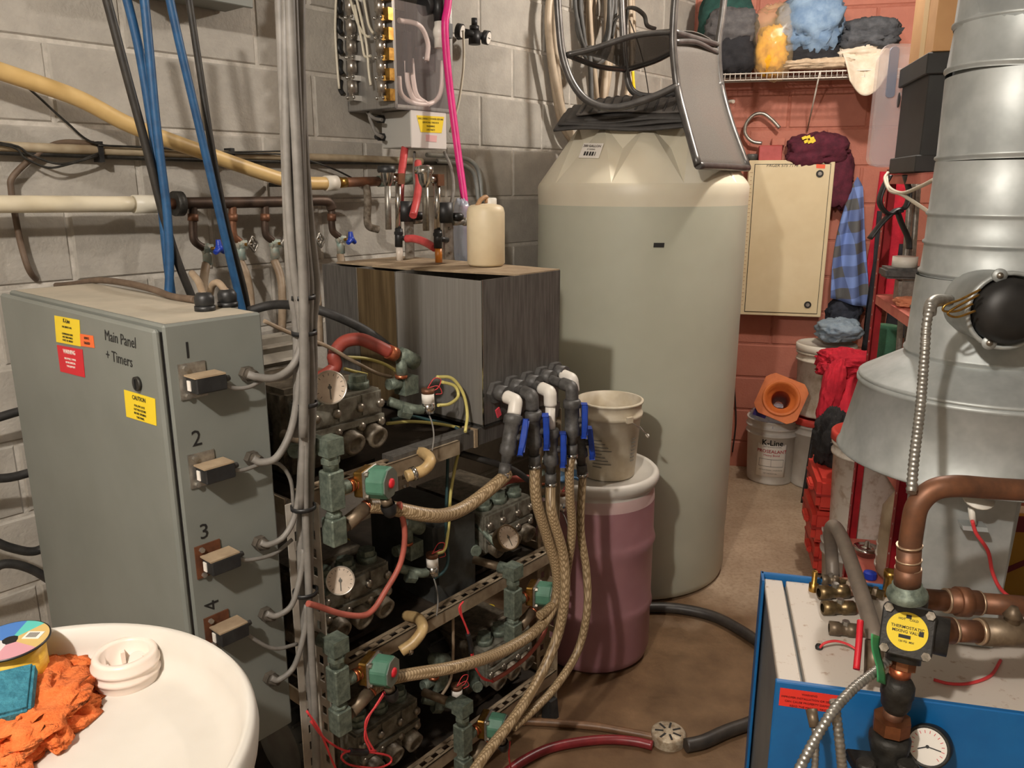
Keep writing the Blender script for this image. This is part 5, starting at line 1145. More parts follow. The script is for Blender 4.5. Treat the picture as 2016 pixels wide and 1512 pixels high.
# plaid shirt
mp_ = mat('blue_plaid', (96, 116, 170), .9); nt = mp_.node_tree; bsd = nt.nodes['Principled BSDF']
tc = nt.nodes.new('ShaderNodeTexCoord'); mpg = nt.nodes.new('ShaderNodeMapping'); mpg.inputs['Rotation'].default_value = (0, .2, 0); mpg.inputs['Scale'].default_value = (1, 0, 1); nt.links.new(tc.outputs['Object'], mpg.inputs[0])
sx = nt.nodes.new('ShaderNodeSeparateXYZ'); nt.links.new(mpg.outputs[0], sx.inputs[0]); bands = []
for ch_ in ('X', 'Z'):
    f1 = nt.nodes.new('ShaderNodeMath'); f1.operation = 'MULTIPLY'; f1.inputs[1].default_value = 1/.115; nt.links.new(sx.outputs[ch_], f1.inputs[0])
    f2 = nt.nodes.new('ShaderNodeMath'); f2.operation = 'FRACT'; nt.links.new(f1.outputs[0], f2.inputs[0])
    f3 = nt.nodes.new('ShaderNodeMath'); f3.operation = 'GREATER_THAN'; f3.inputs[1].default_value = .5; nt.links.new(f2.outputs[0], f3.inputs[0]); bands.append(f3.outputs[0])
sm_ = nt.nodes.new('ShaderNodeMath'); sm_.operation = 'ADD'; nt.links.new(bands[0], sm_.inputs[0]); nt.links.new(bands[1], sm_.inputs[1])
hf = nt.nodes.new('ShaderNodeMath'); hf.operation = 'MULTIPLY'; hf.inputs[1].default_value = .5; nt.links.new(sm_.outputs[0], hf.inputs[0])
rp = nt.nodes.new('ShaderNodeValToRGB'); rp.color_ramp.interpolation = 'CONSTANT'; e = rp.color_ramp.elements
e[0].color = (*[lin(v) for v in (120, 146, 206)], 1); e[1].position = .75; e[1].color = (*[lin(v) for v in (92, 92, 92)], 1); e2 = e.new(.25); e2.color = (*[lin(v) for v in (96, 114, 162)], 1)
nt.links.new(hf.outputs[0], rp.inputs[0]); nt.links.new(rp.outputs[0], bsd.inputs['Base Color'])
def plaidf(s_, t_):
    top_ = pr(1680+22*(s_-.5)+8, 348+40*abs(s_-.5), .09); bot = pr(1634+78*s_, 586+22*s_, .14)
    p_ = top_.lerp(bot, t_); k = min(1, t_*2.5)
    return p_+RN*(.025*math.sin(s_*11+t_*2)*k+.03*math.sin(math.pi*s_)*k)+RU*(-.03*math.sin(math.pi*t_)*(1-s_))
tag(MB().sheet(plaidf, 30, 24, .006).build('plaid_shirt', mp_), 'blue and grey plaid shirt hanging beside the cream cabinet', 'shirt')
cloth('dark_trousers', 'dark navy trousers showing below the plaid shirt', 'trousers', 1662, 618, .10, 62, 62, .12, cm('navy_cloth', (44, 48, 60), (32, 36, 46)), 31, .25, 2.2)
# ------------------------------------------------------------------ buckets by the red wall
m_pail = mat('white_pail', (206, 202, 194), .45, 0, (192, 186, 176), 8)
def pail(name, label, c, rad, h, m=m_pail, lid=None, cat='bucket', bail=True, group=None):
    t = thing(name, label, cat, c, group)
    pr_ = [(0, .002), (rad*.86, .002), (rad*.87, .01), (rad*.96, h-.09), (rad*1.02, h-.088), (rad*1.02, h-.078), (rad*.965, h-.076), (rad*.975, h-.05), (rad*1.03, h-.048), (rad*1.03, h-.038), (rad*.98, h-.036), (rad*.99, h-.008), (rad*1.02, h-.006), (rad*1.02, h), (rad*.96, h), (rad*.94, h-.1), (rad*.85, .02), (0, .012)]
    MB().lathe(c, Z, pr_, 40).build('body', m, t)
    if lid is not None: MB().lathe(c+Z*(h-.012), Z, [(rad*1.03, -.02), (rad*1.06, -.018), (rad*1.06, .012), (rad*1.02, .018), (rad*.97, .018), (rad*.95, .008), (0, .008)], 40).build('lid', lid, t)
    if bail: MB().tube([c+V((rad*1.03*math.cos(a), rad*1.03*math.sin(a), h-.06-.06*math.sin((a+.6)*.95)**2)) for a in [-.6+k*.33 for k in range(11)]], .002, 6, 3).build('bail', m_alu, t)
    return t
def textcyl(s, c, rad, ang, z, size, m, parent, bold=0, shear=0):
    o = text(s, c, V((1, 0, 0)), Z, size, m, parent, bold=bold, shear=shear); base = WLOC[o.name]
    for v in o.data.vertices:
        w_ = v.co+base; x = w_.x-c.x; zz = w_.z-c.z; a = ang+x/rad
        v.co = V((c.x+(rad+.0012)*math.sin(a), c.y-(rad+.0012)*math.cos(a), z+zz))-base
    return o
bc = r(.56, .17, 0); sp = pail('sealant_pail', 'white sealant pail with a printed label by the red wall', bc, .147, .375)
def cylpatch(c, rad, a0, a1, z0, z1): return lambda s_, t_: V((c.x+rad*math.sin(a0+(a1-a0)*s_), c.y-rad*math.cos(a0+(a1-a0)*s_), z0+(z1-z0)*t_))
aL = -.24
MB().sheet(cylpatch(bc, .1385, aL-.66, aL+.52, .055, .285), 16, 3, .001).build('label', m_whitep, sp)
for s, z, sz, m, b_ in [('K-Line', .255, .044, m_ink, .02), ('MAINTENANCE SYSTEMS', .232, .009, m_ink, 0), ('PROSEALANT', .205, .027, m_redp, .01), ('Heavy Bond', .183, .018, m_redp, 0), ('KEEP FROM FREEZING - STIR BEFORE USE', .095, .007, m_inkgrey, 0), ('NET CONTENTS 20 L', .075, .008, m_inkgrey, 0)]:
    textcyl(s, bc, .1395, aL-.07, z, sz, m, sp, b_)
for z0, z1 in ((.115, .158),):
    fr2 = MB(); 
    for a0, a1, za, zb in [(aL-.56, aL+.42, z0, z0+.002), (aL-.56, aL+.42, z1, z1+.002), (aL-.56, aL-.55, z0, z1), (aL+.41, aL+.42, z0, z1), (aL-.08, aL-.07, z0, z1)]: fr2.sheet(cylpatch(bc, .1395, a0, a1, za, zb), 8, 1, .0006)
    fr2.build('label_box', m_inkgrey, sp)
b = clothblob(bc+Z*.37, RU, RN, Z, .125, .125, .07, 41, .35, 3, 30, 20); o = b.build('plastic_bag', mat('clear_film', (206, 204, 214), .2, 0, alpha=.5)); tag(o, 'crinkled clear plastic bag stuffed in the sealant pail', 'bag')
for i, (x, y) in enumerate([(1497, 812), (1552, 820)]):
    p = at(x, y, 4.12); ub = MB().obox(p, V((.034, 0, -.012)), V((.008, 0, .022)), V((0, .004, 0)));  ub.build('printed_patch', mat('violet_print', (52, 46, 120), .5), o)
# orange cone base tipped on the pail
t = thing('traffic_cone', 'orange traffic cone lying tipped on the pail with its base towards the camera', 'cone', at(1540, 800, 4.08))
oc_ = at(1538, 784, 4.10); axc = V((-.25, -.85, .42)).normalized(); x1_ = V((.86, -.40, -.30)); x1_ = (x1_-axc*x1_.dot(axc)).normalized(); y1_ = axc.cross(x1_)
m_cone = mat('dull_orange', (206, 112, 50), .6, 0, (184, 94, 40), 12)
bm_ = MB(); hs = .118; cut = .035
outer = [(-hs+cut, -hs), (hs-cut, -hs), (hs, -hs+cut), (hs, hs-cut), (hs-cut, hs), (-hs+cut, hs), (-hs, hs-cut), (-hs, -hs+cut)]
N_ = 32; ro = .078
ov = []
for i in range(N_):
    a = 2*math.pi*i/N_; d_ = (math.cos(a), math.sin(a)); k = min(hs/max(1e-6, abs(d_[0])), hs/max(1e-6, abs(d_[1])), (2*hs-cut)/(abs(d_[0])+abs(d_[1]))); ov.append((d_[0]*k, d_[1]*k, d_))
vs = []
for lv in (0, 1):
    for (a, b_, d_) in ov: vs.append(oc_+x1_*a+y1_*b_-axc*.012*lv)
    for (a, b_, d_) in ov: vs.append(oc_+x1_*d_[0]*ro+y1_*d_[1]*ro-axc*.012*lv)
fs = []
for i in range(N_):
    j = (i+1) % N_; fs += [(i, j, N_+j, N_+i), (2*N_+i, 3*N_+i, 3*N_+j, 2*N_+j), (i, 2*N_+i, 2*N_+j, j)]
bm_.add(vs, fs); bm_.build('base', m_cone, t)
MB().lathe(oc_, axc, [(.098, .0), (.098, .006), (.09, .006), (ro, 0), (ro-.006, -.03), (.052, -.035), (.03, -.24), (.026, -.24), (.048, -.04)], 36).build('cone', m_cone, t)
# bucket stack
c2 = r(.80, .19, 0)
pail('lower_pail', 'white pail with a red lid at the bottom of the stack by the wall', c2, .15, .40, m_pail, mat('red_lid', (206, 70, 60), .5), bail=False)
pail('upper_pail', 'scuffed white pail with white lid stacked on the red lidded pail', c2+Z*.412, .15, .40, mat('scuffed_pail', (206, 198, 182), .55, 0, (168, 152, 130), 16, 0, 100, 5, (.45, .7)), m_white, bail=False)
cloth('light_jeans', 'light blue jeans bunched on top of the upper pail', 'jeans', 1652, 650, .22, 84, 44, .24, cm('pale_denim', (152, 168, 180), (124, 142, 158), 20), 51, .25, 2.4, .83)
m_rj = cm('red_cloth', (206, 36, 56), (172, 24, 44), 14)
def rjf(s_, t_):
    top_ = at(1642+58*s_, 722-30*s_, 3.85); bot = at(1614+66*s_, 850+12*math.sin(4*s_), 3.75); p_ = top_.lerp(bot, t_)
    return p_+V((.02*math.sin(7*t_+3*s_), -.05*math.sin(math.pi*s_)*(.4+t_)-.03*math.sin(10*s_+4*t_)*t_, 0))
t = thing('red_jacket', 'bright red jacket draped over the pail stack', 'jacket', at(1660, 850, 3.85))
MB().sheet(rjf, 30, 22, .02).build('body', m_rj, t)
clothblob(at(1664, 716, 3.87), V((1, 0, 0)), V((0, 1, 0)), Z, .13, .1, .075, 61, .3, 2.4).build('shoulder', m_rj, t)
clothblob(at(1636, 775, 3.78), V((1, 0, 0)), V((0, 1, 0)), V((.12, 0, 1)), .05, .05, .16, 62, .25, 2).build('sleeve', m_rj, t)
# black tool bag, dark wedge, red cases, white pail by the shelf
cloth_b = clothblob(V((at(1636, 880, 3.25).x, 3.25, .60)), V((1, 0, 0)), V((0, 1, 0)), Z, .065, .08, .12, 71, .3, 2.4); tag(cloth_b.build('tool_bag', cm('black_canvas', (40, 38, 38), (28, 26, 26))), 'black tool bag slumped on the red cases', 'bag')
tag(MB().sheet(lambda s_, t_: pf(1578+34*s_, 990-22*s_).lerp(pf(1578+34*s_, 990-22*s_)+V((.05, .06, .40)), 1-t_), 6, 6, .012).build('black_board', m_black), 'thin black board leaning between the pails and the red cases', 'board')
m_case = mat('red_case_plastic', (206, 66, 52), .5, 0, (188, 52, 42), 8)
for i, (y0, lab, dx) in enumerate([(1070, 'lowest red plastic case in the stack beside the shelving', 0), (1010, 'middle red plastic case in the stack beside the shelving', -4), (950, 'topmost red plastic case in the stack beside the shelving', 6)]):
    c = at(1650+dx, y0, 3.25-.02*i); c.z = .03+.155*i+.075
    t = thing('red_case', lab, 'case', c-Z*.075, 'red cases beside the shelving')
    MB().obox(c, RU*.12, RN*.17, Z*.07).build('shell', m_case, t, .018, 2); MB().obox(c, RU*.122, RN*.172, Z*.005).build('seam', mat('dark_red_seam', (150, 40, 34), .5), t)
    MB().obox(c-RU*.128+RN*.03, RU*.012, RN*.05, Z*.014).build('handle', m_case, t, .006, 2)
cb_ = V((1.44, 3.02, 0))
pail('base_tub', 'grey white tub under the red lidded pail beside the shelving', cb_, .15, .27, m_lgrey and mat('grey_tub', (176, 172, 164), .5), bail=False)
pail('sticker_pail', 'white pail with a red lid and worn stickers beside the shelving post', cb_+Z*.28, .145, .42, mat('stickered_pail', (214, 206, 194), .5, 0, (178, 160, 140), 24, 0, 100, 5, (.5, .68)), mat('red_lid', (206, 70, 60), .5))
# ================================================================== on the red shelving
zb0, zb1, zb2, zb3 = shz
def shp(x, y, z): return pf(x, y, z)
t = thing('carboy', 'cloudy translucent carboy on the bottom shelf of the red unit', 'bottle', r(SHU+.17, 1.93, zb0+.002))
MB().lathe(r(SHU+.17, 1.93, zb0+.003), Z, [(0, 0), (.11, 0), (.12, .02), (.12, .17), (.116, .18), (.12, .19), (.118, .25), (.09, .30), (.035, .33), (.033, .36), (0, .36)], 32).build('bottle', mat('cloudy_plastic', (196, 176, 148), .4, 0, (168, 146, 116), 8, alpha=.8), t)
cc2 = pf(1705, 1092, zb0+.004); t = thing('sink_strainer', 'shiny steel drain strainer on the bottom red shelf', 'strainer', cc2)
MB().lathe(cc2, Z, [(0, 0), (.035, 0), (.04, .02), (.048, .024), (.048, .03), (.03, .03), (.01, .036), (.008, .055), (0, .056)], 24).build('strainer', m_chrome, t)
c3 = pf(1752, 1128, zb0+.004); pail('small_tub', 'small white tub with dark label on the bottom red shelf', c3, .055, .115, m_white, bail=False)
c4 = pf(1712, 1138, zb0+.004); tag(MB().lathe(c4, Z, [(0, 0), (.022, 0), (.024, .004), (.022, .022), (.012, .026), (0, .026)], 10, smooth=False).build('blue_plug', mat('blue_cap', (36, 66, 190), .4)), 'bright blue plastic plug on the bottom red shelf', 'plug')
c5 = r(SHU+.09, 1.76, zb1+.004); t = thing('pipe_offcut', 'grey plastic pipe offcut on the third red shelf', 'pipe', c5)
MB().cyl(r(SHU+.06, 1.80, zb1+.05), r(SHU+.30, 1.80, zb1+.05), .045, n=24).build('pipe', m_lgrey and mat('pale_grey_pipe', (168, 160, 150), .5), t)
tubeobj('brown_rope', 'coil of brown rope beside the pipe offcut', 'rope', [r(SHU+.03+.05*math.cos(a), 1.70+.04*math.sin(a), zb1+.012+.004*a) for a in [k*.7 for k in range(20)]], .007, mat('brown_rope', (120, 92, 62), .8, 0, (96, 72, 46), 60))
# mid shelf objects
t = thing('grey_tool', 'dark grey power tool lying on the second red shelf', 'tool', r(SHU+.12, 1.85, zb2))
MB().box(r, SHU-.02, SHU+.18, 1.78, 1.90, zb2+.085, zb2+.12).build('body', m_dkpvc, t, .008, 2); MB().box(r, SHU+.03, SHU+.12, 1.80, 1.88, zb2+.002, zb2+.085).build('stand', m_alu, t, .01, 2)
MB().cyl(r(SHU+.05, 1.83, zb2+.12), r(SHU+.05, 1.83, zb2+.155), .04, n=20).build('spool', m_white, t)
tag(clothblob(r(SHU+.06, 1.95, zb2+.016), RU, RN, Z, .05, .05, .018, 81, .3, 3).build('orange_rag', mat('peach_cloth', (206, 130, 96), .9)), 'peach orange rag on the second red shelf', 'rag')
tag(MB().obox(r(SHU+.10, 2.12, zb2+.055), RU*.045, RN*.012+RU*.01, Z*.05).build('small_carton', mat('pale_carton', (206, 186, 152), .7, 0, (190, 168, 132), 14)), 'small pale cardboard carton standing on the second red shelf', 'carton')
for i in range(3): tag(MB().tube([r(SHU+.04+.02*i, 2.02+.03*i, zb2+.012), r(SHU+.07, 2.06+.02*i, zb2+.02), r(SHU+.10+.01*i, 2.05, zb2+.012)], .006, 6, 4).build('metal_fitting', m_alu), ['left', 'middle', 'right'][i]+'most small metal fitting scattered on the second red shelf', 'fitting', 'fittings on the second red shelf')
# hanging garments at the far end of the shelf
def hang(name, label, cat, xt0, xt1, yt, xb0, xb1, yb, Y, m, seed, th=.02):
    def fn(s_, t_):
        a = pr(xt0+(xt1-xt0)*s_, yt, Y); b_ = pr(xb0+(xb1-xb0)*s_, yb, Y); p_ = a.lerp(b_, t_)
        return p_+V((0, -.03*math.sin(9*s_+seed+2*t_)*(.3+t_*.7)-.05*math.sin(math.pi*s_), 0))
    return tag(MB().sheet(fn, 22, 18, th).build(name, m), label, cat)
hang('red_coat', 'red coat hanging behind the black coat at the shelving end', 'coat', 1733, 1800, 338, 1690, 1780, 600, .07, m_rj, 1)
hang('black_coat', 'long black coat hanging beside the red shelving post', 'coat', 1728, 1752, 415, 1700, 1722, 690, .16, cm('charcoal_cloth', (46, 46, 50), (34, 34, 38)), 2)
hang('dark_jacket', 'dark jacket hanging inside the red shelving', 'jacket', 1772, 1800, 480, 1748, 1790, 660, .14, cm('charcoal_cloth', (46, 46, 50), (34, 34, 38)), 3)
tubeobj('green_hose_roll', 'rolled dark green tarp standing inside the red shelving', 'tarp', [at(1752, 640, 3.1), at(1740, 700, 3.1), at(1730, 760, 3.1), at(1726, 830, 3.1)], .045, cm('tarp_green', (70, 120, 92), (54, 100, 76), 12))
for i, (x0, x1) in enumerate([(1795, 1762), (1808, 1778)]): tubeobj('grey_pole', ['grey aluminium pole leaning inside the shelving, left of two', 'grey aluminium pole leaning inside the shelving, right of two'][i], 'pole', [at(x0, 352, 2.95), at((x0+x1)/2, 560, 2.95), at(x1, 800, 2.95), at(x0, 352, 2.95).lerp(at(x1, 800, 2.95), (at(x0, 352, 2.95).z-.012)/(at(x0, 352, 2.95).z-at(x1, 800, 2.95).z))], .011, m_alu, 'leaning poles')
t = thing('black_harness', 'black webbing harness hanging over the top of the red shelving', 'harness', at(1775, 430, 2.6))
for ptl in [[(1752, 345), (1738, 372), (1732, 400), (1748, 420), (1775, 415)], [(1782, 345), (1790, 380), (1782, 408), (1762, 415), (1735, 440), (1712, 470)], [(1765, 412), (1775, 440), (1788, 470), (1790, 490)]]:
    MB().tube([at(x, y, 2.62) for x, y in ptl], .018, 8, 6, flat=.35).build('strap', m_black, t)
tubeobj('white_string', 'thin white cord looped over the shelving and tied round the flue duct', 'cord', [at(x, y, Y) for x, y, Y in [(1748, 340, 2.5), (1742, 352, 2.45), (1752, 375, 2.3), (1775, 383, 2.1), (1810, 405, 1.9), (1838, 424, 1.70), (1850, 428, 1.62)]], .0045, m_wtube)
tubeobj('white_string', 'second strand of white cord running up to the duct side', 'cord', [at(x, y, Y) for x, y, Y in [(1745, 345, 2.5), (1750, 368, 2.35), (1775, 380, 2.1), (1810, 368, 1.9), (1842, 352, 1.68)]], .0045, m_wtube)
# boxes on top of the unit
zt_ = shz[3]+.004
fc = Ruv(pru(1797, 325, SHU-.015)); nb = Ruv(pru(1749, 325, SHU-.015)).y
m_fbox = mat('black_cardboard', (46, 46, 44), .6, 0, (38, 38, 36), 10)
t = thing('black_file_box', 'black lidded file box with a hand hole on top of the red shelving', 'box', r(SHU+.15, fc.y-.2, zt_))
fz = Ruv(pru(1797, 120, SHU-.015)).z
MB().box(r, SHU, SHU+.30, nb+.01, fc.y, zt_+.02, fz-.01).build('body', m_fbox, t, .003); MB().box(r, SHU-.012, SHU+.312, nb, fc.y+.012, fz-.06, fz).build('lid', m_fbox, t, .003)
MB().box(r, SHU-.012, SHU+.312, nb, fc.y+.012, zt_, zt_+.05).build('base_tray', m_fbox, t, .003)
p = pru(1770, 197, SHU); MB().cyl(p, p-RU*.002, .024, n=18).build('hand_hole', m_ink, t)
m_card = mat('brown_cardboard', (196, 152, 104), .75, 0, (184, 138, 92), 6)
t = thing('cardboard_box', 'brown cardboard box standing on the black file box', 'box', r(SHU+.15, fc.y-.15, fz+.002))
MB().box(r, SHU+.0, SHU+.28, nb+.06, fc.y+.01, fz+.002, CEIL-.16).build('body', m_card, t, .002)
MB().box(r, SHU-.001, SHU, fc.y-.15, fc.y-.09, fz+.002, CEIL-.16).build('tape', mat('packing_tape', (206, 176, 130), .35), t)
def rrect(x0, x1, y0, y1, rad, n=5):
    o = []
    for (cx, cy, a0) in [(x1-rad, y1-rad, 0), (x0+rad, y1-rad, 90), (x0+rad, y0+rad, 180), (x1-rad, y0+rad, 270)]:
        o += [(cx+rad*math.cos(math.radians(a0+90*k/n)), cy+rad*math.sin(math.radians(a0+90*k/n))) for k in range(n+1)]
    return o
t = thing('plastic_tote', 'clear plastic tote standing on end beside the black file box', 'tote', r(SHU-.12, nb-.05, 1.66))
m_tote = mat('frosted_clear_plastic', (226, 216, 218), .25, 0, alpha=.28)
tz0 = at(1730, 325, 2.85).z; tz1 = at(1730, 92, 2.85).z; o_ = at(1714, 325, 2.85); wd_ = at(1750, 325, 2.85).x-o_.x+.08
MB().prism(rrect(0, wd_, 0, tz1-tz0, .03), V((o_.x, 2.85, tz0)), V((1, 0, 0)), Z, V((.05, .16, 0))).build('tub', m_tote, t)
MB().prism(rrect(-.008, wd_, -.008, tz1-tz0+.008, .035), V((o_.x, 2.84, tz0)), V((1, 0, 0)), Z, V((0, .012, 0))).build('rim', m_tote, t)
MB().prism(rrect(.02, .05, .22, .38, .012), V((o_.x, 2.835, tz0)), V((1, 0, 0)), Z, V((0, .006, 0))).build('handle_recess', mat('blue_grey_plastic', (150, 156, 176), .3), t)
# ================================================================== flue damper, conduit
da = V((-.16, -1, .02)).normalized(); dcn = at(1985, 612, FLY-.21)
t = thing('draft_damper', 'black barometric draft damper in a galvanized collar on the flue', 'damper', dcn-Z*.08)
MB().lathe(dcn-da*.13, da, [(.066, 0), (.066, .12), (.071, .122), (.071, .132), (.064, .133), (.062, .0)], 40).build('collar', m_galv, t)
MB().lathe(dcn-da*.02, da, [(.059, 0), (.059, .03), (.053, .036), (.048, .048), (.02, .052), (0, .052)], 40).build('disc', mat('matt_black_steel', (30, 29, 28), .5, .2, (42, 40, 38), 20), t)
for x, y in [(1971, 543), (1950, 676)]:
    p = at(x, y, FLY-.215); e = MB(); e.lathe(p-da*.008, da, [(0, 0), (.0125, 0), (.0125, .004), (0, .004)], 18); er = e.build('ear', m_galv, t); MB().lathe(p-da*.004, da, [(.006, 0), (.005, .003), (0, .004)], 12).build('screw', m_bolt, er)
for ptl in [[(1930, 570), (1890, 590), (1862, 600), (1858, 612), (1885, 612), (1915, 598)], [(1928, 580), (1880, 606), (1866, 618), (1885, 624), (1920, 612)]]:
    MB().tube([at(x, y, FLY-.24) for x, y in ptl], .0022, 6, 6).build('spring_wire', m_brass, t)
fc_ = MB().ribbed([at(1832, 600, 1.36), at(1824, 640, 1.34), at(1820, 700, 1.32), at(1812, 800, 1.26), at(1800, 900, 1.2), at(1794, 970, 1.16)], .0085, .0085)
o = tag(fc_.build('steel_conduit', m_alu), 'ribbed steel conduit running down the front of the draft hood', 'conduit')
b = MB(); b.tube([at(1868, 592, 1.40), at(1845, 592, 1.38), at(1833, 600, 1.365), at(1830, 618, 1.355)], .011, 10, 5); b.build('elbow', m_alu, o)
# ================================================================== boiler pipework
VY = 1.17
def bt(x, y, dY=0): return at(x, y, VY+dY)
pw = thing('boiler_pipework', 'copper and iron pipework with a yellow marked mixing valve over the boiler', 'pipework', bt(1780, 1400))
MB().tube([bt(2700, 1010, .08), bt(2300, 985, .05), bt(2060, 968, .03), bt(1960, 962, .02), bt(1880, 957), bt(1835, 966), bt(1806, 996), bt(1796, 1040), bt(1790, 1085)], .0175, 16, 8).build('copper_elbow_pipe', m_copper, pw)
MB().cyl(bt(1790, 1080), bt(1786, 1150), .0185, n=18).build('copper_pipe', m_copper, pw)
m_solder = mat('solder_ring', (186, 160, 132), .4, .6)
for y in (1072, 1100, 1118): MB().cyl(bt(1790-(y-1080)*.05, y), bt(1790-(y-1080)*.05, y+3), .0198, n=18).build('solder_ring', m_solder, pw)
MB().cyl(bt(1788, 1118), bt(1786, 1152), .0205, n=18).build('copper_socket', m_copper, pw)
b = MB(); b.lathe(bt(1786, 1178), bt(1786, 1145)-bt(1786, 1178), [(.030, 0), (.032, .006), (.030, .014), (.023, .018), (.023, .026), (0, .026)], 20); b.build('union_nut', m_grnpat, pw)
vx = bt(1786, 1243); vn = (CAM-vx).normalized(); vn = V((vn.x*.7-.10, vn.y, vn.z*.75)).normalized(); vr = vn.cross(Z).normalized()*-1
if vr.x < 0: vr = -vr
vu = vr.cross(vn)*-1
if vu.z < 0: vu = -vu
m_blkiron = mat('black_cast_valve', (44, 43, 42), .5, .3, (60, 58, 54), 30, .2, 160)
b = MB(); b.prism(rrect(-.040, .040, -.042, .042, .012), vx-vn*.02, vr, vu, vn*.02); b.build('valve_flange', m_blkiron, pw, .002)
b = MB(); b.cyl(vx-vn*.075, vx-vn*.018, .036, .040, 24); b.cyl(vx-vn*.045, vx-vn*.045+vu*.052, .028, n=20); b.cyl(vx-vn*.045, vx-vn*.045-vu*.055, .028, n=20); b.cyl(vx-vn*.045, vx-vn*.045+vr*.062, .032, n=20); b.build('valve_body', m_blkiron, pw)
dk = MB().cyl(vx, vx+vn*.0015, .031, n=40).build('yellow_plate', m_yellow, pw)
for s, ry, sz in [('HOT    COLD', .019, .005), ('THERMOSTATIC', .006, .0068), ('MIXING VALVE', -.001, .0068), ('135 PSI  MIX', -.017, .0045)]: text(s, vx+vn*.0016+vu*ry, vr, vu, sz, m_ink, dk, bold=.01)
b = MB(); pass
for c_, w_, h_ in [(vu*.024, .004, .003), (vu*-.009-vr*.003, .009, .0028), (vr*.021, .0035, .004)]: MB().obox(vx+vn*.0018+c_, vr*w_, vu*h_, vn*.0003).build('print_mark', m_ink, dk)
for i in (-1, 1):
    for j in (-1, 1): MB().hexa(vx+vr*.031*i+vu*.033*j, vx+vr*.031*i+vu*.033*j+vn*.007, .0075).build('flange_bolt', m_bolt, pw)
# right hand branches
vb_ = vx-vn*.045
def lin_pipe(name, pts, segs, m): pass
def band(a, b_, t0, t1, rad, m, name): return MB().cyl(a.lerp(b_, t0), a.lerp(b_, t1), rad, n=18).build(name, m, pw)
a1 = bt(1840, 1240, .05); a2 = bt(2040, 1248, .06); MB().cyl(a2, bt(2600, 1268, .1), .019, n=18).build('copper_pipe', m_copper, pw)
for t0, t1, rad, m, nm in [(0, .16, .023, m_copper, 'copper_socket'), (.16, .185, .0225, m_solder, 'solder_ring'), (.185, .42, .019, m_copper, 'copper_pipe'), (.42, .46, .0225, m_solder, 'solder_ring'), (.46, 1.0, .024, m_nip, 'ball_valve')]: band(a1, a2, t0, t1, rad, m, nm)
MB().lathe(a1.lerp(a2, .74), Z, [(.013, .0), (.013, .03), (.016, .032), (.010, .042), (.006, .05), (0, .05)], 14).build('valve_stem', m_nip, pw)
a1 = bt(1800, 1178, .14); a2 = bt(2050, 1196, .14); MB().cyl(a2, bt(2600, 1225, .14), .019, n=18).build('copper_pipe', m_copper, pw)
for t0, t1, rad, m, nm in [(0, .24, .019, m_copper, 'copper_pipe'), (.24, .255, .0225, m_solder, 'solder_ring'), (.255, .5, .0225, m_copper, 'copper_socket'), (.33, .42, .027, m_copper, 'coupling'), (.5, .515, .0225, m_solder, 'solder_ring'), (.515, 1, .019, m_copper, 'copper_pipe')]: band(a1, a2, t0, t1, rad, m, nm)
# below the valve
m_nut = mat('copper_nut', (150, 98, 66), .4, .8, (124, 80, 54), 30)
MB().hexa(bt(1776, 1296, .04), bt(1773, 1316, .035), .024, .024, 8).build('copper_nut', m_nut, pw)
MB().cyl(bt(1773, 1312, .03), bt(1770, 1338, .03), .0175, n=18).build('copper_pipe', m_brcopper, pw)
b = MB(); b.lathe(bt(1762, 1398, .02), bt(1770, 1334, .02)-bt(1762, 1398, .02), [(.018, 0), (.024, .012), (.025, .03), (.027, .032), (.027, .05), (.023, .058), (.020, .062), (0, .062)], 22); b.build('union_body', m_iron, pw)
MB().cyl(bt(1760, 1396, .02), bt(1757, 1420, .02), .0165, n=18).build('copper_pipe', m_copper, pw)
MB().hexa(bt(1757, 1412, .02), bt(1754, 1436, .02), .031, .031, 8).build('copper_nut', m_nut, pw)
b = MB(); b.lathe(bt(1746, 1505, .02), bt(1754, 1436, .02)-bt(1746, 1505, .02), [(.030, 0), (.030, .01), (.028, .02), (.034, .045), (.034, .058), (.026, .064), (0, .064)], 22); b.build('strainer_body', m_iron, pw)
b = MB(); b.obox(bt(1744, 1512, .0), V((.055, -.01, 0)), V((0, .03, .0)), V((0, 0, .010))); b.cyl(bt(1705, 1500, -.03), bt(1705, 1530, -.03), .016, n=14); b.cyl(bt(1786, 1502, -.03), bt(1786, 1530, -.03), .016, n=14); b.build('pump_flange', m_iron, pw, .003)
# thermometer gauge on the boiler front
gp = at(1826, 1470, VY+.045); gax = (CAM-gp).normalized(); gax = V((gax.x-.10, gax.y, gax.z-.12)).normalized()
t = thing('boiler_gauge', 'round white dial gauge on the blue boiler front', 'gauge', gp-Z*.04)
MB().lathe(gp-gax*.05, gax, [(0, 0), (.036, 0), (.037, .004), (.037, .05), (.034, .054), (.031, .05), (0, .049)], 36).build('case', m_iron, t)
MB().cyl(gp-gax*.001, gp+gax*.0005, .031, n=36).build('dial', m_whitep, t)
gup = (Z-gax*Z.dot(gax)).normalized(); gsd = gup.cross(gax)
tk = MB()
for i in range(15):
    a = math.radians(-130+i*18.5); d_ = gup*math.cos(a)+gsd*math.sin(a); tk.obox(gp+gax*.0008+d_*.025, d_*.0025, d_.cross(gax)*.0005, gax*.0002)
tk.build('scale', m_redp, t)
b = MB(); b.obox(gp+gax*.0012+gsd*.010, gsd*.012, gup*.0009, gax*.0003); b.obox(gp+gax*.0012-gsd*.008-gup*.005, (gsd*.8+gup*.5)*.008, gup*.0012, gax*.0003); b.cyl(gp, gp+gax*.002, .003, n=10); b.build('needle', m_ink, t)
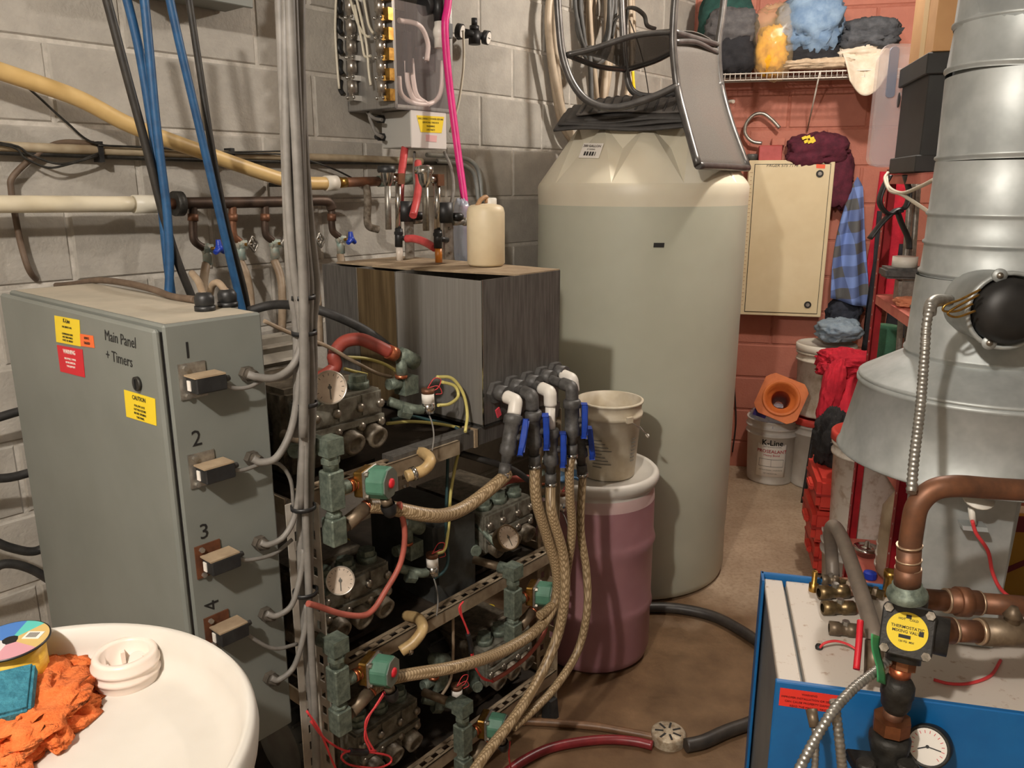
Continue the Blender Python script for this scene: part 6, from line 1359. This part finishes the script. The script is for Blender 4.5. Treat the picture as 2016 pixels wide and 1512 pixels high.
# brass ball valves lying on the boiler top
m_tbrass = mat('tarnished_brass', (140, 118, 84), .38, .8, (98, 84, 60), 50)
zt2 = QZ-.012
for i, (x0, y0, x1, y1, rad, m, lab) in enumerate([(1612, 1167, 1668, 1164, .0165, m_tbrass, 'tarnished brass valve lying on the boiler top, second from the back'), (1619, 1197, 1680, 1196, .016, m_tbrass, 'tarnished brass valve lying on the boiler top, third from the back'),
      (1632, 1236, 1690, 1242, .015, m_nip, 'grey brass valve lying on the boiler top, nearest the red handle'), (1617, 1141, 1650, 1143, .0125, m_nip, 'small grey valve end lying farthest back on the boiler top')]):
    a = pf(x0, y0, zt2+rad); b_ = pf(x1, y1, zt2+rad); d_ = (b_-a).normalized()
    t = thing('brass_valve', lab, 'valve', a-Z*rad, 'loose valves on the boiler top')
    L = (b_-a).length
    MB().lathe(a, d_, [(rad*.62, 0), (rad, .001), (rad, L*.35), (rad*.86, L*.37), (rad*.86, L*.62), (rad, L*.64), (rad*.95, L), (rad*.5, L), (rad*.5, L*.7), (0, L*.7)], 20).build('body', m, t)
    MB().hexa(a+d_*L*.55+Z*rad*.6, a+d_*L*.55+Z*rad*1.35, rad*.5).build('stem_nut', m_alu, t)
    MB().cyl(b_, b_+d_*.035, rad*.7, n=14).build('pipe_end', m_copper, t)
t = thing('brass_barb', 'upright brass hose barb standing on the boiler top', 'fitting', pf(1601, 1165, zt2))
p = pf(1601, 1163, zt2); MB().lathe(p, Z, [(.011, 0), (.011, .018), (.006, .02), (.0065, .05), (.004, .05), (.003, .03), (0, .03)], 12).build('barb', m_brass, t)
p = pf(1748, 1172, zt2); t = thing('brass_nozzle', 'tall brass nozzle standing beside the copper riser', 'fitting', p)
MB().lathe(p, Z, [(.013, 0), (.013, .045), (.015, .047), (.015, .062), (.011, .062), (.009, .03), (0, .03)], 16).build('nozzle', m_brass, t)
a = pf(1655, 1148, zt2+.016); b_ = pf(1740, 1172, zt2+.016); t = thing('brass_manifold', 'horizontal brass manifold at the back of the boiler top', 'manifold', a)
MB().cyl(a, b_, .011, n=14).build('pipe', m_tbrass, t)
for k in (.2, .5, .8): MB().hexa(a.lerp(b_, k-.05), a.lerp(b_, k+.05), .015).build('nut', m_nip, t)
o = tubeobj('grey_pipe', 'grey drain pipe sloping down to the boiler top in front of the shelving', 'pipe', [pf(1640, 1135, zt2), pf(1637, 1090, zt2+.05), at(1634, 1050, 1.75), at(1642, 1036, 1.70), at(1660, 1065, 1.62), at(1690, 1150, 1.45), at(1718, 1238, 1.32), at(1722, 1262, 1.30)], .0155, mat('taupe_pipe', (128, 116, 104), .45, .1, (108, 98, 88), 16), n=14)
p = at(1722, 1262, 1.30); MB().cyl(p, at(1720, 1330, 1.27), .017, n=16).build('lower_pipe', m_nip, o)
tubeobj('red_lever', 'red lever handle standing among the boiler valves', 'lever', [at(1694, 1222, 1.28), at(1691, 1265, 1.25), at(1686, 1318, 1.22)], .0058, m_redp, n=8)
tubeobj('boiler_wire', 'red wire with black end bridging across the boiler top', 'wire', [pf(1613, 1276, zt2+.004), pf(1624, 1266, zt2+.018), pf(1645, 1262, zt2+.02), pf(1668, 1268, zt2+.016), pf(1688, 1280, zt2+.01)], .0026, m_wirered)
tag(MB().lathe(pf(1612, 1277, zt2), Z, [(0, 0), (.007, 0), (.008, .004), (.006, .009), (0, .009)], 12).build('wire_grommet', m_black), 'black grommet where the red wire enters the boiler top', 'grommet')
tag(MB().sheet(lambda s_, t_: at(1716+16*s_+10*t_-3*math.sin(6*t_), 1247+95*t_+6*s_, 1.16+.02*s_), 5, 12, .0015).build('green_tape', mat('green_tape', (70, 160, 104), .5)), 'strip of green tape hanging on the mixing valve', 'tape')
for lab, ptl, rr in [('ribbed steel conduit slanting across the blue boiler front', [(1750, 1300, 1.2), (1715, 1328, 1.17), (1680, 1356, 1.14), (1640, 1400, 1.1), (1605, 1455, 1.07), (1565, 1530, 1.03)], .0085), ('ribbed steel conduit hanging straight down the blue boiler front', [(1642, 1378, 1.12), (1648, 1420, 1.11), (1654, 1470, 1.1), (1660, 1530, 1.1)], .0085), ('thinner ribbed conduit entering the blue front below a grey connector', [(1604, 1432, 1.22), (1606, 1470, 1.21), (1603, 1530, 1.2)], .0065)]:
    tag(MB().ribbed([at(*p_) for p_ in ptl], rr, .0085).build('steel_conduit', m_alu), lab, 'conduit')
a = at(1597, 1396, 1.24); b_ = at(1604, 1432, 1.22); tag(MB().cyl(a, b_, .010, .009, 14).build('conduit_connector', m_nip), 'grey conduit connector on the blue boiler front', 'connector')
q = [r(BU0+.003+du, BN1, QZ+dz) for du, dz in [(.006, -.012), (.112, -.012), (.112, -.05), (.006, -.05)]]; s = plate('sticker', q, mat('red_orange_label', (232, 56, 44), .5), boil)
for i, ln_ in enumerate(['WARNING', 'IMPROPER INSTALLATION OR SERVICE', 'CAN CAUSE PROPERTY DAMAGE', 'READ THE MANUAL FIRST']): text(ln_, (q[0]+q[1])/2-Z*(.008+.009*i), RU, Z, .0058, mat('dark_red_ink', (90, 14, 18), .6), s, lift=.0018)
p = r(BU0+.185, BN1, QZ-.04); MB().hexa(p, p+RN*.003, .006).build('screw', m_alu, boil)
# galvanized collar box and spill switch
gb0 = at(1812, 1170, 1.47); gb1 = at(1965, 1170, 1.47); gz1 = at(1850, 965, 1.47).z
t = thing('flue_box', 'galvanized sheet box under the draft hood with a spill switch', 'box', (gb0+gb1)/2)
ctr = (gb0+gb1)/2; MB().box(lambda a, b_, c: V((ctr.x, ctr.y, 0))+RU*a-RN*b_+Z*c, -(gb1.x-gb0.x)/2, (gb1.x-gb0.x)/2, 0, .10, QZ-.01, gz1).build('box', m_galv, t, .003)
MB().box(lambda a, b_, c: V((ctr.x, ctr.y, 0))+RU*a-RN*b_+Z*c, -(gb1.x-gb0.x)/2+.03, (gb1.x-gb0.x)/2-.005, -.012, 0, QZ-.01, QZ+.075).build('lower_cover', m_galv, t, .003)
p = at(1915, 1035, 1.44); MB().obox(p, RU*.022, RN*.016, Z*.003-RN*.004).build('bracket', m_galv, t)
p = at(1925, 985, 1.43); MB().lathe(p, V((-.1, -.5, 1)), [(0, 0), (.02, 0), (.028, .004), (.028, .007), (0, .009)], 20).build('switch_disc', m_white, t)
MB().cyl(at(1912, 1000, 1.43), at(1916, 1032, 1.43), .006, n=10).build('terminal', m_white, t)
tubeobj('spill_wire', 'red wire trailing from the spill switch down to the right', 'wire', [at(x, y, 1.42) for x, y in [(1914, 1025), (1922, 1050), (1945, 1085), (1955, 1130), (1975, 1165), (2020, 1195)]], .0035, m_wirered)
tubeobj('spill_wire', 'red wire lying on the boiler top right of the mixing valve', 'wire', [pf(x, y, zt2+.004) for x, y in [(1838, 1338), (1870, 1346), (1910, 1345), (1950, 1330), (1970, 1300)]], .003, m_wirered)
t = thing('yellow_board', 'mustard yellow board with a dark red stripe behind the flue box', 'board', at(2020, 1150, 1.95))
MB().prism(rrect(0, .26, 0, at(1965, 1015, 1.95).z-.004, .02), V((at(1965, 1160, 1.95).x, 1.95, .004)), V((1, -.1, 0)), Z, V((0, .02, 0))).build('board', mat('mustard', (176, 124, 30), .6), t)
MB().obox(at(2010, 1110, 1.945), V((.12, -.012, .07)), V((.006, 0, .012)), V((0, .002, 0))).build('stripe', mat('dark_red', (110, 24, 28), .6), t); MB().obox(at(2010, 1032, 1.945), V((.12, -.012, .0)), V((0, 0, .022)), V((0, .002, 0))).build('stripe', mat('dark_red', (110, 24, 28), .6), t)
# ================================================================== foreground drum things
dz = .9345
bp_ = pf(252, 1336, dz)
t = thing('drum_bung', 'white threaded bung ring standing on the foreground drum', 'bung', bp_)
m_bung = mat('milky_bung', (236, 222, 210), .35, 0, (230, 214, 202), 10, sss=.25)
MB().lathe(bp_, Z, [(.044, 0), (.0455, .004), (.0455, .012), (.048, .014), (.048, .018), (.0455, .020), (.0455, .026), (.048, .028), (.048, .032), (.0455, .034), (.0455, .042), (.043, .046), (.037, .047), (.034, .043), (.032, .008), (0, .008)], 48).build('ring', m_bung, t)
b = MB()
for i in range(4):
    a = i*math.pi/2+.6; d_ = V((math.cos(a), math.sin(a), 0)); b = MB(); b.obox(bp_+d_*.029+Z*.022, d_*.005, V((-d_.y, d_.x, 0))*.003, Z*.010-d_*.001); b.build('lug', m_bung, t)
spc = pf(22, 1258, dz+.088)*1; spc.z = dz; t = thing('ribbon_spool', 'spool of yellow ribbon with a printed card end on the drum', 'spool', spc)
SR = .052; SH = .085; tl = V((.0, -.03, 1)).normalized()
MB().cyl(spc+Z*.002, spc+tl*SH, .043, n=36).build('ribbon', mat('yellow_ribbon', (240, 196, 70), .4, 0, (226, 176, 50), 60, stretch=(1, 1, 8)), t)
MB().lathe(spc, tl, [(SR, -.001), (SR, .003), (0, .003)], 40).build('lower_flange', m_black, t)
tp = spc+tl*SH; MB().lathe(tp, tl, [(0, 0), (SR, 0), (SR, .0025), (0, .0025)], 40).build('upper_flange', m_black, t)
sx_ = V((1, 0, 0)); sx_ = (sx_-tl*sx_.dot(tl)).normalized(); sy_ = tl.cross(sx_)
for a0, a1, c_ in [(95, 185, (70, 120, 190)), (60, 95, (90, 190, 180)), (-20, 60, (206, 176, 110)), (-85, -20, (206, 150, 160)), (-175, -85, (214, 210, 210))]:
    poly = [(0.012*math.cos(math.radians(a0)), .012*math.sin(math.radians(a0)))]+[((SR-.002)*math.cos(math.radians(a0+(a1-a0)*k/10)), (SR-.002)*math.sin(math.radians(a0+(a1-a0)*k/10))) for k in range(11)]+[(0.012*math.cos(math.radians(a1)), .012*math.sin(math.radians(a1)))]
    MB().prism(poly, tp+tl*.0026, sx_, sy_, tl*.0004).build('print_sector', mat('print_%d_%d_%d' % c_, c_, .45), t)
MB().obox(tp+tl*.0034+sx_*.027+sy_*.012, sx_*.012, sy_*.009, tl*.0003).build('price_tag', m_whitep, t)
bb = MB()
for i in range(7): bb.obox(tp+tl*.0039+sx_*(.0195+.0022*i)+sy_*.012, sx_*.0006, sy_*.006, tl*.0002)
bb.build('barcode', m_inkgrey, t)
MB().cyl(tp+tl*.001, tp+tl*.0035, .010, n=20).build('hub_hole', m_ink, t)
m_towel = mat('orange_microfibre', (236, 128, 66), .95, 0, (220, 106, 46), 60, .8, 260)
t = thing('orange_cloth', 'fluffy orange microfibre cloth crumpled on the foreground drum', 'cloth', pf(60, 1420, dz))
clothblob(pf(30, 1412, dz+.012), V((1, 0, 0)), V((0, 1, 0)), Z, .085, .10, .032, 91, .45, 2.6, 60, 36, dz+.002).build('body', m_towel, t)
for c_, d_, ln, seed in [((95, 1316), (.9, .15), .055, 1), ((128, 1392), (.95, .25), .042, 2), ((95, 1440), (.7, -.5), .04, 3), ((60, 1330), (.3, .5), .05, 4), ((20, 1480), (.5, -.6), .06, 5)]:
    X_ = V((d_[0], d_[1], 0)).normalized(); clothblob(pf(c_[0], c_[1], dz+.012), X_, V((-X_.y, X_.x, 0)), Z, ln, .019, .016, 91+seed, .35, 2.0, 36, 22, dz+.002).build('fold', m_towel, t)
m_scour = mat('teal_scouring_pad', (62, 132, 150), .95, 0, (40, 104, 124), 90, 1.0, 200)
pc = pf(-12, 1376, dz+.05); b = MB(); b.obox(pc, V((.042, .022, 0)), V((-.016, .036, .012)), V((0, -.003, .010))); tag(b.build('scouring_pad', m_scour, None, .004, 2), 'teal scouring pad lying on the orange cloth', 'scouring pad')

# scraps behind the tall tank
a = r(.27, .10, .012); tag(MB().obox(a, RU*.03+RN*.05, RN*.014-RU*.008, Z*.012).build('wood_offcut', mat('pale_wood', (196, 164, 118), .7, 0, (176, 142, 96), 20)), 'short pale wood offcut on the floor between the tank and the red wall', 'wood')
tubeobj('wall_cable', 'thin black cable hanging on the red wall behind the tank', 'cable', [pr(x, y, .02) for x, y in [(1447, 690), (1446, 760), (1449, 830), (1442, 890)]], .004, m_black)
